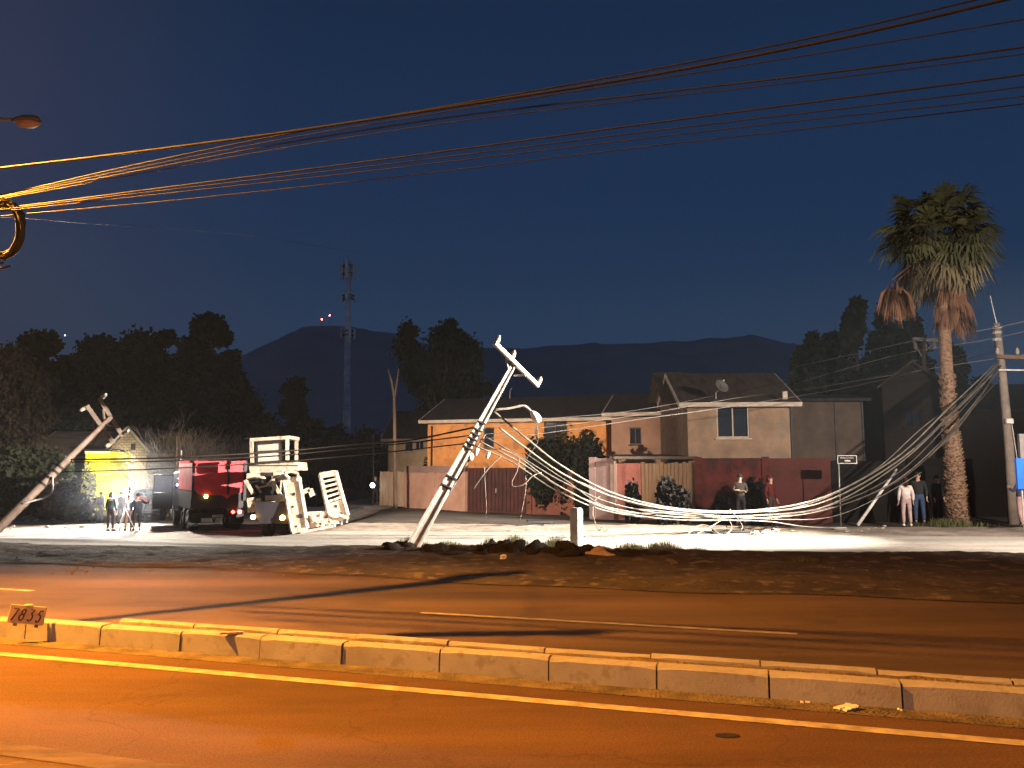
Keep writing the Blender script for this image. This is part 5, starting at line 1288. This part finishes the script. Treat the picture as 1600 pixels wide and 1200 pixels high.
def number_board():
    c = road(0, t_front + .2); Yb = None
    z0 = .205
    r = ray(39, 975); k = (z0 - CAMH) / r.z; bp = Vector((0, 0, CAMH)) + r * k
    t = thing('number_board', 'small tilted wooden board numbered 7835 standing on the median', 'sign', bp, rot=(R(-8), R(7), R(12)))
    px_ = bp.y / FPX
    w, h = 50 * px_, 27 * px_
    m = MB(); m.box((0, 0, h / 2 + .0), (w, .022, h)); m.build('board', mat('board_wood', (.50, .38, .27), (.38, .28, .19), 3, .8, stretch=(1, 1, 5)), t, bevel=.004)
    m = MB(); m.blob((-.0, 0, h), (.05, .02, .018), .2); m.build('chipped_top', mat('board_wood', (.6, .5, .3)), t, True)
    m = MB(); m.box((-w * .3, .03, h * .3), (.03, .03, h * .9)); m.box((w * .3, .03, h * .3), (.03, .03, h * .9)); m.build('stake', M_WOODP, t)
    # painted digits
    def arc(cx, cz, rx, rz, a0, a1, n=12): return [(cx + rx * math.cos(R(a0 + (a1 - a0) * i / n)), cz + rz * math.sin(R(a0 + (a1 - a0) * i / n))) for i in range(n + 1)]
    D = {'7': [[(-.42, .95), (.45, .95), (-.15, -.1)]],
         '8': [arc(.05, .72, .3, .25, 0, 360, 18), arc(-.05, .24, .37, .27, 0, 360, 18)],
         '3': [[(-.3, .98), (.42, .95), (.0, .58)] + arc(0.02, .28, .35, .3, 85, -150)],
         '5': [[(.48, .96), (-.05, .93), (-.15, .58)] + arc(.02, .28, .34, .32, 100, -150)]}
    dm = mat('brown_lettering', (.07, .025, .012))
    cw = w * .215; ch = h * .62
    for i, d in enumerate('7835'):
        m = MB(); cx = -w / 2 + w * .155 + i * cw * 1.06; cz = h * .22 - i * h * .015
        for st in D[d]:
            m.tube([(cx + (x * .95 + (z - .5) * .3) * cw * .8, -.0125, cz + z * ch) for x, z in st], .0085, 6)
        m.build('digit', dm, t, True)
number_board()

# ------------------------------------------------------------------ palm
def palm():
    b = G(1500, 822); Y = b.y; o = lambda px, py, dy=0: P(px, py, Y + dy) - b
    t = thing('fan_palm', 'tall shaggy fan palm with a skirt of dead fronds beside the street', 'palm tree', b)
    pts = spline([o(1503, 824), o(1497, 800), o(1492, 740), o(1484, 650), o(1478, 560), o(1474, 470), o(1469, 385)], 14)
    n = len(pts); rads = []
    for i in range(n):
        q = i / (n - 1); rads.append((.30 + .30 * math.exp(-q * 22) + .08 * math.exp(-((q - .25) / .2) ** 2)) * (1 - .28 * q) * .84)
    m = MB(); m.tube(pts, rads, 16); 
    # stubs of old leaf bases
    g = random.Random(8)
    for i in range(1100):
        q = g.uniform(.02, .62); k = q * (n - 1); i0 = int(k); p = pts[i0].lerp(pts[min(i0 + 1, n - 1)], k - i0); r = rads[i0]; a = g.uniform(0, 6.283)
        d = Vector((math.cos(a), math.sin(a), 0)); L_ = g.uniform(.03, .085)
        m.beam(p + d * (r - .02), p + d * (r + L_) + Vector((0, 0, L_ * .9)), .07, .03, .02, .015)
    m.build('trunk', M_PALMB, t)
    # fan fronds
    hub = o(1468, 368)
    def fan(V, F, base, direc, plen, fr, roll, droop, nb=18, spread=200, g=g):
        d = Vector(direc).normalized(); side = d.cross(Vector((0, 0, 1))); side = side.normalized() if side.length > .05 else Vector((1, 0, 0)); nrm = side.cross(d)
        sag = Vector((0, 0, -droop))
        tip = base + d * plen + sag * plen * .3
        w = .02
        def quad(a, b_, c, e): 
            k = len(V); V.extend([a, b_, c, e]); F.append((k, k + 1, k + 2, k + 3))
        quad(base - side * w, base + side * w, tip + side * w * .6, tip - side * w * .6)
        d2 = (d + sag * .8).normalized(); side2 = (side * math.cos(roll) + nrm * math.sin(roll)).normalized()
        n2 = side2.cross(d2)
        for i in range(nb):
            a = R(-spread / 2 + spread * (i + g.uniform(.2, .8)) / nb)
            bd = (d2 * math.cos(a) + side2 * math.sin(a) + n2 * .18 * math.cos(a * 3)).normalized()
            L_ = fr * (1 - .22 * abs(math.sin(a / 2))) * g.uniform(.8, 1.1)
            ww = L_ * .052
            sd = bd.cross(n2).normalized()
            p1 = tip + bd * L_ * .55; p2 = tip + bd * L_ * .95 + Vector((0, 0, -L_ * (.18 + droop * .4)))
            quad(tip, p1 - sd * ww, p1 + sd * ww, tip + sd * .004)
            quad(p1 - sd * ww, p2 - sd * .006, p2 + sd * .006, p1 + sd * ww)
    V, F = [], []
    for i in range(105):
        th = math.acos(g.uniform(-.55, 1)); ph = g.uniform(0, 6.283)
        d = (math.sin(th) * math.cos(ph), math.sin(th) * math.sin(ph), math.cos(th))
        fan(V, F, hub + Vector((0, 0, g.uniform(-.3, .2))), d, g.uniform(.5, 1.6), g.uniform(.8, 1.1), g.uniform(-.5, .5), .25 + .35 * max(0, -d[2] + .4))
    mesh_np('crown', V, F, leafmat('palm_leaves', (.12, .125, .06), (.045, .052, .028)), t)
    V, F = [], []
    for i in range(50):
        ph = g.uniform(0, 6.283); dz = g.uniform(-.95, -.2)
        d = (math.cos(ph), math.sin(ph), dz)
        fan(V, F, hub + Vector((0, 0, g.uniform(-.6, -.2))), d, g.uniform(.8, 1.3), g.uniform(.7, .95), g.uniform(-.5, .5), .9, 14)
    mesh_np('drooping_fronds', V, F, leafmat('old_palm_leaves', (.17, .14, .08), (.08, .065, .04)), t)
    V, F = [], []
    for i in range(26):
        ph = g.uniform(0, 6.283); z = g.uniform(0, 1); p = o(1482, 425 + 60 * z)
        d = Vector((math.cos(ph) * .45, math.sin(ph) * .45, -1))
        fan(V, F, p + Vector((math.cos(ph) * .15, math.sin(ph) * .15, 0)), d, .25, g.uniform(.5, .7), g.uniform(-1, 1), .9, 12, 60)
    for cx, cy in ((1503, 462), (1506, 480), (1404, 440), (1392, 443), (1412, 446), (1398, 452)):
        for i in range(6): fan(V, F, o(cx + g.uniform(-5, 5), cy, g.uniform(-.3, .3)), (g.uniform(-.4, .4), g.uniform(-.4, .4), -1), .12, g.uniform(.6, .85), g.uniform(-1, 1), .9, 12, 90)
    for cx in (1404, 1394): 
        k = len(V); a_, b_ = hub + Vector((0, 0, -.3)), o(cx, 438); V.extend([a_, a_ + Vector((0, 0, .04)), b_ + Vector((0, 0, .04)), b_]); F.append((k, k + 1, k + 2, k + 3))
    mesh_np('dead_fronds', V, F, leafmat('dead_fronds', (.17, .085, .048), (.08, .042, .026)), t)
    # grass tuft at the foot
    V, F = [], []
    for i in range(500):
        x, y = g.gauss(-.3, .55), g.gauss(-.3, .3); h = g.uniform(.08, .3); a = g.uniform(0, 3.14); dx, dy = .012 * math.cos(a), .012 * math.sin(a); lx, ly = g.uniform(-.1, .1), g.uniform(-.1, .1)
        k = len(V); V.extend([(x - dx, y - dy, 0), (x + dx, y + dy, 0), (x + lx, y + ly, h), (x + lx - dx, y + ly, h)]); F.append((k, k + 1, k + 2, k + 3))
    gr = mesh_np('grass_tuft', V, F, M_GRASS); gr.location = b; tag(gr, 'dry grass tuft around the foot of the palm trunk', 'grass tuft', kind='stuff')
palm()

# dark conifers behind the palm and the beige house
CT = 'dark conifers behind the houses on the right'
def conifer(label, px, Y, top, w, n, seed):
    base = onY(px, Y); h = P(px, top, Y).z - base.z; W = w * Y / FPX / 2
    t = thing('conifer', label, 'tree', base, 0, CT)
    g = random.Random(seed); cl = []
    for i in range(70):
        q = g.uniform(.05, 1) ** .8; r = W * (1 - q) ** .7 + .15; a = g.uniform(0, 6.283); rr = W * .22 * (1.15 - q)
        cl.append((r * .8 * math.cos(a), r * .8 * math.sin(a), h * q * .98, rr + .15, rr + .15, rr * .9 + .2, 1))
    MB().tube([(0, 0, 0), (0, 0, h * .97)], [h * .02, .03], 8).build('trunk', M_BARK, t, True)
    V, F = leaves(cl, n, .32, seed, 0); mesh_np('crown', V, F, mat('conifer_needles', (.030, .036, .026), (.015, .018, .014), .8, .9), t)
for i, (px, Y, top, w, lab) in enumerate(((1262, 50, 540, 60, 'low pointed conifer nearest the beige house roof'), (1283, 48, 516, 26, 'slender spiky conifer above the low grey building'), (1310, 50, 520, 70, 'conifer between the slender one and the tallest one'),
    (1350, 47, 466, 95, 'tallest spiky conifer left of the palm crown'), (1395, 48, 478, 100, 'wide conifer behind the hanging dead palm fronds'), (1435, 49, 470, 90, 'conifer just left of the palm trunk'), (1505, 50, 540, 70, 'low conifer just right of the palm trunk'), (1545, 58, 590, 90, 'low conifer behind the upright pole'))):
    conifer(lab, px, Y, top, w, 14000 if w > 50 else 5000, 60 + i)

# ------------------------------------------------------------------ bare shrubs, hedges, bushes
def bare(label, px, Y, top, w, n, seed, m_=None):
    base = onY(px, Y); h = P(px, top, Y).z - base.z; W = w * Y / FPX / 2; g = random.Random(seed)
    t = thing('bare_shrub', label, 'shrub', base, 0, 'bare shrubs behind the trucks')
    m = MB(); fine = MB()
    def grow(mb, p, d, L_, r, lev):
        q = p + d * L_ * .5 + Vector((g.uniform(-.05, .05), 0, 0)); e = p + d * L_
        mb.tube([p, q, e], [r, r * .85, r * .65], 4 if lev > 1 else 5, False)
        if lev >= 4: return
        for k in range(3 if lev else 4):
            dd = (d + Vector((g.uniform(-.7, .7), g.uniform(-.7, .7), g.uniform(-.25, .5)))).normalized(); grow(fine if lev >= 1 else m, p.lerp(e, g.uniform(.5, 1)), dd, L_ * g.uniform(.55, .8), r * .55, lev + 1)
    for i in range(n):
        a = g.uniform(0, 6.28); grow(m, Vector((g.uniform(-1, 1) * W * .55, g.uniform(-.5, .5), 0)), Vector((.35 * math.cos(a), .35 * math.sin(a), 1)).normalized(), h * .36, .045, 0)
    m.build('stem', m_ or M_TWIG, t); fine.build('twigs', m_ or M_TWIG, t)
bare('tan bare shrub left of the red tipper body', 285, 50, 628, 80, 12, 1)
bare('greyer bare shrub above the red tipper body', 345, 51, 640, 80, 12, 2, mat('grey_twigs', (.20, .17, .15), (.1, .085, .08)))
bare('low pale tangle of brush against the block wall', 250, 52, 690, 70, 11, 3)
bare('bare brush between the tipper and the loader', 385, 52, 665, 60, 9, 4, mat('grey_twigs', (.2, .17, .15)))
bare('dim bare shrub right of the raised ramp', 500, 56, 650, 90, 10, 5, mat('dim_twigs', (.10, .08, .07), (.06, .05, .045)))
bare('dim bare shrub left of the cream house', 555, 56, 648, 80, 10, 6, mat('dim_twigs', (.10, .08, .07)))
def bush(label, px, py, w, h_px, leaf, n=3500, seed=0, name='bush', depth=.7, size=.13, pa=None, cat='bush', group=None, Y=None):
    base = G(px, py) if Y is None else onY(px, Y); s = base.y / FPX; W, h = w * s / 2, h_px * s; g = random.Random(seed)
    cl = []
    for i in range(16):
        q = g.uniform(.1, .85); cl.append((g.uniform(-1, 1) * W * .8 * math.sqrt(max(.05, 1 - q * q)), g.uniform(-.5, .5) * depth, h * q, W * .3, depth * .4, h * .22, 1))
    t = thing(name, label, cat, base, 0, group)
    m = MB()
    for i in range(7): m.tube([(g.uniform(-.15, .15), 0, -.03), cl[i][:3]], [.025, .008], 5)
    m.build('stems', M_BARK, t)
    V, F = leaves(cl, n, size, seed); mesh_np('foliage', V, F, leaf, t); return t
bush('tall dark hedge mass behind the middle of the bundle', 868, 803, 110, 112, mat('hedge_leaves', (.012, .013, .007), (.007, .008, .005)), 12000, 41, 'hedge', 1.0, .16, cat='hedge')
bush('dark ragged shrub under the orange house window', 925, 806, 60, 118, mat('hedge_leaves', (.012, .013, .007)), 6000, 42, 'hedge', .8, .16, cat='hedge')
bush('small shrub poking over the pink wall by the leaning pole', 668, 786, 24, 72, M_LEAF, 1500, 43, Y=46)
bush('sprawling shrub over the wall left of the junction box', 755, 796, 40, 84, M_LEAF2, 2500, 44, Y=43)
bush('yellow flecked creeper beneath the orange house window', 890, 800, 60, 130, mat('creeper_leaves', (.09, .06, .02), (.04, .028, .01)), 3500, 45, Y=38)
bush('round dark bush standing in for a shadow on the ochre board fence', 1050, 818, 52, 66, mat('shadow_dark_leaves', (.012, .010, .009), (.008, .007, .006)), 9000, 46, depth=.6)  # this bush and the next two stand in for shadows on the walls
bush('small dark bush standing in for a shadow on the narrow pink wall panel', 990, 816, 26, 60, mat('shadow_dark_leaves', (.012, .010, .009)), 3500, 47, depth=.4)
bush('dark bush standing in for a shadow between the two pedestrians at the red wall', 1182, 819, 34, 70, mat('shadow_dark_leaves', (.012, .010, .009)), 5000, 48, depth=.4)
bush('dark weed clump at the left foot of the red wall', 1130, 818, 36, 36, mat('shadow_dark_leaves', (.012, .010, .009)), 3000, 49, depth=.4)
bush('overgrown dark shrub behind the pole at the left edge', 40, 808, 170, 96, M_LEAF, 16000, 50, Y=50, depth=2.0, size=.3)
bush('brown dry shrub beside the slatted yellow fence', 88, 812, 70, 56, mat('dry_leaves', (.20, .13, .09), (.10, .07, .05)), 8000, 51, Y=47, depth=1, size=.2)
bush('pale weeds in front of the yellow building', 122, 812, 24, 38, mat('pale_weeds', (.3, .28, .2), (.2, .18, .12)), 2500, 52, Y=46, depth=.6, size=.18)
bush('broken leafy branch hanging before the yellow building', 138, 812, 20, 75, M_LEAF2, 1200, 53, Y=50, depth=.5, size=.2)
bush('dark weed clump at the far side beside the cream boards', 640, 790, 34, 14, M_LEAF, 1500, 54, depth=.5)

# ------------------------------------------------------------------ earth heaps, weeds, stones and litter on the verge
def heap(label, px, py, w_px, h_px, m_, seed, dep=.5):
    b = G(px, py); s = b.y / FPX; m = MB(); W, h = w_px * s / 2, h_px * s
    m.blob((0, 0, 0), (W, dep, h), .32, seed, 48, 30)
    m.v = [(x + .05 * noise.noise(Vector((x * 9, y * 9, z * 9 + seed))), y, z + .07 * noise.noise(Vector((x * 7, y * 7, z * 7 + seed)))) for x, y, z in m.v]
    o = m.build('earth_heap', m_, None, True); o.location = b - Vector((0, 0, .02)); tag(o, label, 'earth heap', 'dug earth along the verge'); return o
M_EARTH = mat('dug_earth', (.018, .014, .011), (.009, .007, .006), 3, .95, bump=1.0, bscale=14)
for i, a in enumerate((('low dark earth heap left of the leaning pole foot', 622, 862, 52, 16), ('long low earth heap right of the leaning pole foot', 705, 866, 110, 13), ('rounded earth heap left of the white scrap', 762, 866, 50, 18),
          ('taller rounded earth heap behind the white scrap', 800, 867, 56, 20), ('earth heap between the white scrap and the post', 838, 868, 50, 18), ('broad earth heap at the foot of the concrete post', 890, 871, 90, 22), ('low earth heap right of the concrete post', 985, 872, 120, 14))):
    heap(*a, M_EARTH, 70 + i)
heap('pale rubble heap just right of the concrete post', 942, 872, 50, 16, mat('rubble', (.42, .30, .24), (.22, .15, .11), 5, .95, bump=1, bscale=20), 80, .35)
r_ = random.Random(21)
def stone(label, px, py, w_px, m_, seed, group=None, k=.6, flat=1, name='stone'):
    b = G(px, py); s = w_px * b.y / FPX / 2; o = MB().blob((0, 0, s * k * .6), (s, s * .8, s * k * flat), .3, seed, 9, 6).build(name, m_, None); o.location = b; tag(o, label, 'stone' if name == 'stone' else name, group); return o
M_STONE = mat('pale_stone', (.45, .38, .32), (.3, .24, .2), 6, .9, bump=.5)
stone('largest pale stone at the right foot of the concrete post', 914, 868, 14, M_STONE, 3)
ST = 'stones and rubble along the verge'
for i in range(26): stone('small pale stone among the rubble right of the post', r_.uniform(925, 1010), r_.uniform(862, 880), r_.uniform(3, 8), M_STONE, i, ST)
for i in range(90): stone('small clod on the dirt verge right of the earth heaps', r_.uniform(1010, 1590), r_.uniform(871, 905), r_.uniform(1.5, 6), mat('clod', (.16, .12, .09)), i, 'clods on the right verge')
for i in range(50): stone('small clod on the dirt verge left of the leaning pole', r_.uniform(20, 600), r_.uniform(858, 900), r_.uniform(2, 6), mat('clod', (.16, .12, .09)), i, 'clods on the left verge')
SW = 'rubble on the sidewalk under the cables'
for i in range(40):
    stone('broken concrete bit on the dirt sidewalk by the cables', r_.uniform(1160, 1400), r_.uniform(822, 834), r_.uniform(2, 7), M_STONE, i, SW, .5)
for i, (px, py, w, lab) in enumerate(((1180, 836, 16, 'white rubble lump left of the pair on the street'), (1198, 835, 18, 'white rubble lump in the middle of the pair on the street'), (1212, 831, 14, 'white rubble lump nearest the leaning prop on the street'))):
    stone(lab, px, py, w, M_WHITEP, 90 + i, None, .45)
YR = 'rubble in the lit yard'
for i in range(40): stone('pale rubble bit on the lit yard near the left pole', r_.uniform(5, 130), r_.uniform(805, 828), r_.uniform(2, 9), M_STONE, i, YR, .5)
# boards and broken parts lying on the street and sidewalk
for lab, px, py, w, d, rz, m_ in (('white board lying on the sidewalk left of the leaning prop', 1311, 829, .5, .16, .3, M_WHITEP), ('long pale plank lying on the street left of the concrete post', 800, 822, 2.2, .14, .06, M_STEELD), ('dark lid lying on the street before the maroon gate', 845, 818, 1.0, .5, .1, M_STEELD), ('broken crossarm lying on the street under the cables', 1185, 829, 2.0, .14, -.1, M_WOODP), ('dark broken bracket among the rubble under the cables', 1155, 834, 1.6, .3, .05, M_STEELD)):
    b = G(px, py); o = MB().box((0, 0, .07), (w, d, .06)).build('plank', m_, None, bevel=.01); o.location = b; o.rotation_euler = (0, R(2), rz); tag(o, lab, 'plank')
b = G(787, 876); m = MB(); m.blob((0, 0, .05), (.075, .05, .05), .5, 5, 8, 6); o = m.build('scrap', M_WHITEP); o.location = b + Vector((0, -.1, .03)); tag(o, 'crumpled white scrap on the verge in front of the earth heaps', 'litter')
# weeds: tufts along the verge edge
def tuft(label, px, py, w_px, hh, n, seed, m_=M_GRASS, group='weed tufts along the verge'):
    b = G(px, py); s = b.y / FPX; g = random.Random(seed); V, F = [], []; W = w_px * s / 2
    for i in range(n):
        x, y = g.gauss(0, W * .5), g.gauss(0, .15); h = g.uniform(.3, 1) * hh * s * math.exp(-(x / W) ** 2); a = g.uniform(0, 3.14); dx, dy = .007 * math.cos(a), .007 * math.sin(a); lx, ly = g.uniform(-.06, .06), g.uniform(-.06, .06)
        k = len(V); V.extend([(x - dx, y - dy, -.02), (x + dx, y + dy, -.02), (x + lx + dx * .3, y + ly, h), (x + lx - dx * .3, y + ly, h)]); F.append((k, k + 1, k + 2, k + 3))
    o = mesh_np('weed_tuft', V, F, m_); o.location = b; tag(o, label, 'weeds', group)
for i, (px, py, w, h, lab) in enumerate(((640, 856, 60, 12, 'dark weed tuft around the leaning pole foot'), (700, 858, 60, 9, 'weed tuft on the long low earth heap'), (765, 858, 40, 12, 'weed tuft on the rounded earth heap'), (805, 856, 50, 14, 'weed tuft on the taller earth heap'), (870, 858, 60, 14, 'weed tuft left of the concrete post'), (985, 862, 60, 10, 'weed tuft behind the rubble heap'), (1035, 864, 70, 14, 'greenest weed tuft right of the rubble'), (1090, 868, 60, 8, 'thin weed tuft beyond the greenest one'), (1180, 872, 120, 7, 'long low weed strip at the street edge'), (1420, 873, 120, 7, 'low weed strip at the street edge below the palm'), (1250, 878, 90, 6, 'sparse weeds on the right verge'))):
    tuft(lab, px, py, w, h * 1.5, int(w * 12), i, M_GRASS)
# litter on the near road
for lab, px, py, w, m_ in (('flattened pale litter by the kerb near the right', 1321, 1110, .16, M_WHITEP), ('white paper scrap beside the kerb joint', 1258, 1100, .06, M_WHITEP), ('small pale chip by the kerb in the middle', 746, 1054, .055, M_WHITEP), ('smaller pale chip right of the middle one', 785, 1058, .04, M_WHITEP), ('tiny pale chip at the far right of the gutter', 1408, 1112, .04, M_WHITEP), ('pale chip by the kerb towards the left', 526, 1037, .035, M_WHITEP)):
    b = G(px, py); m = MB(); g = random.Random(px)
    for i in range(4 if w > .1 else 2): m.box((g.uniform(-.5, .5) * w, g.uniform(-.2, .2) * w, .012 + i * .006), (w * .6, w * .35, .01), rz=g.uniform(0, 3), rot=None)
    o = m.build('litter', m_); o.location = b; tag(o, lab, 'litter')
b = G(1136, 1150); o = MB().lathe((0, 0, 0), [(.09, .001), (.09, .005), (.07, .007)], 18).build('valve_cover', M_STEELD); o.location = b; o.scale = (1, .55, 1); tag(o, 'small dark round valve cover in the near road', 'cover')
# plank on the median, by the kerb
b = road(0, 0); r = ray(362, 991); k = (.21 - CAMH) / r.z; p = Vector((0, 0, CAMH)) + r * k
o = MB().box((0, 0, .015), (.22, .05, .02)).build('wood_chip', mat('board_wood', (.6, .5, .3))); o.location = p; o.rotation_euler = (0, 0, .2); tag(o, 'splinter of pale wood lying on the median', 'wood')

# ------------------------------------------------------------------ cloud added for the lamp glare in the yard and the haze over everything
def volume_box(name, label, c, d, dens, colr, aniso=0.0, cat=None):
    o = MB().box(c, d).build(name, mat(name + '_none', (1, 1, 1)))
    m = bpy.data.materials.new(name); m.use_nodes = True; t = m.node_tree
    t.nodes.remove(t.nodes['Principled BSDF']); v = t.nodes.new('ShaderNodeVolumePrincipled')
    v.inputs['Density'].default_value = dens; v.inputs['Color'].default_value = (*colr, 1); v.inputs['Anisotropy'].default_value = aniso
    t.links.new(v.outputs[0], t.nodes['Material Output'].inputs['Volume'])
    o.data.materials.clear(); o.data.materials.append(m)
    tag(o, label, cat, kind='stuff'); return o
volume_box('haze', None, (0, 2150, 500), (9000, 5000, 1300), 0.0002, (.66, .85, 1))

def glare_smoke():
    c = Vector((-18.0, 40.5, .9)); o = MB().blob((0, 0, 0), (1, 1, 1), 0, 0, 20, 12).build('glare_smoke', M_STONE); o.location = c; o.scale = (6.0, 4.5, 2.6)
    m = bpy.data.materials.new('glare_smoke'); m.use_nodes = True; t = m.node_tree; N = t.nodes.new; L = t.links.new
    t.nodes.remove(t.nodes['Principled BSDF']); v = N('ShaderNodeVolumePrincipled'); co = N('ShaderNodeTexCoord'); g = N('ShaderNodeTexGradient'); g.gradient_type = 'QUADRATIC_SPHERE'
    L(co.outputs['Object'], g.inputs[0]); n = N('ShaderNodeTexNoise'); n.inputs['Scale'].default_value = 2.2; L(co.outputs['Object'], n.inputs['Vector'])
    a = N('ShaderNodeMath'); a.operation = 'MULTIPLY'; L(g.outputs['Fac'], a.inputs[0]); L(n.outputs['Fac'], a.inputs[1])
    b_ = N('ShaderNodeMath'); b_.operation = 'MULTIPLY'; L(a.outputs[0], b_.inputs[0]); b_.inputs[1].default_value = .075; L(b_.outputs[0], v.inputs['Density'])
    v.inputs['Color'].default_value = (.75, .85, 1, 1); L(v.outputs[0], t.nodes['Material Output'].inputs['Volume'])
    o.data.materials.clear(); o.data.materials.append(m); tag(o, kind='stuff')
glare_smoke()
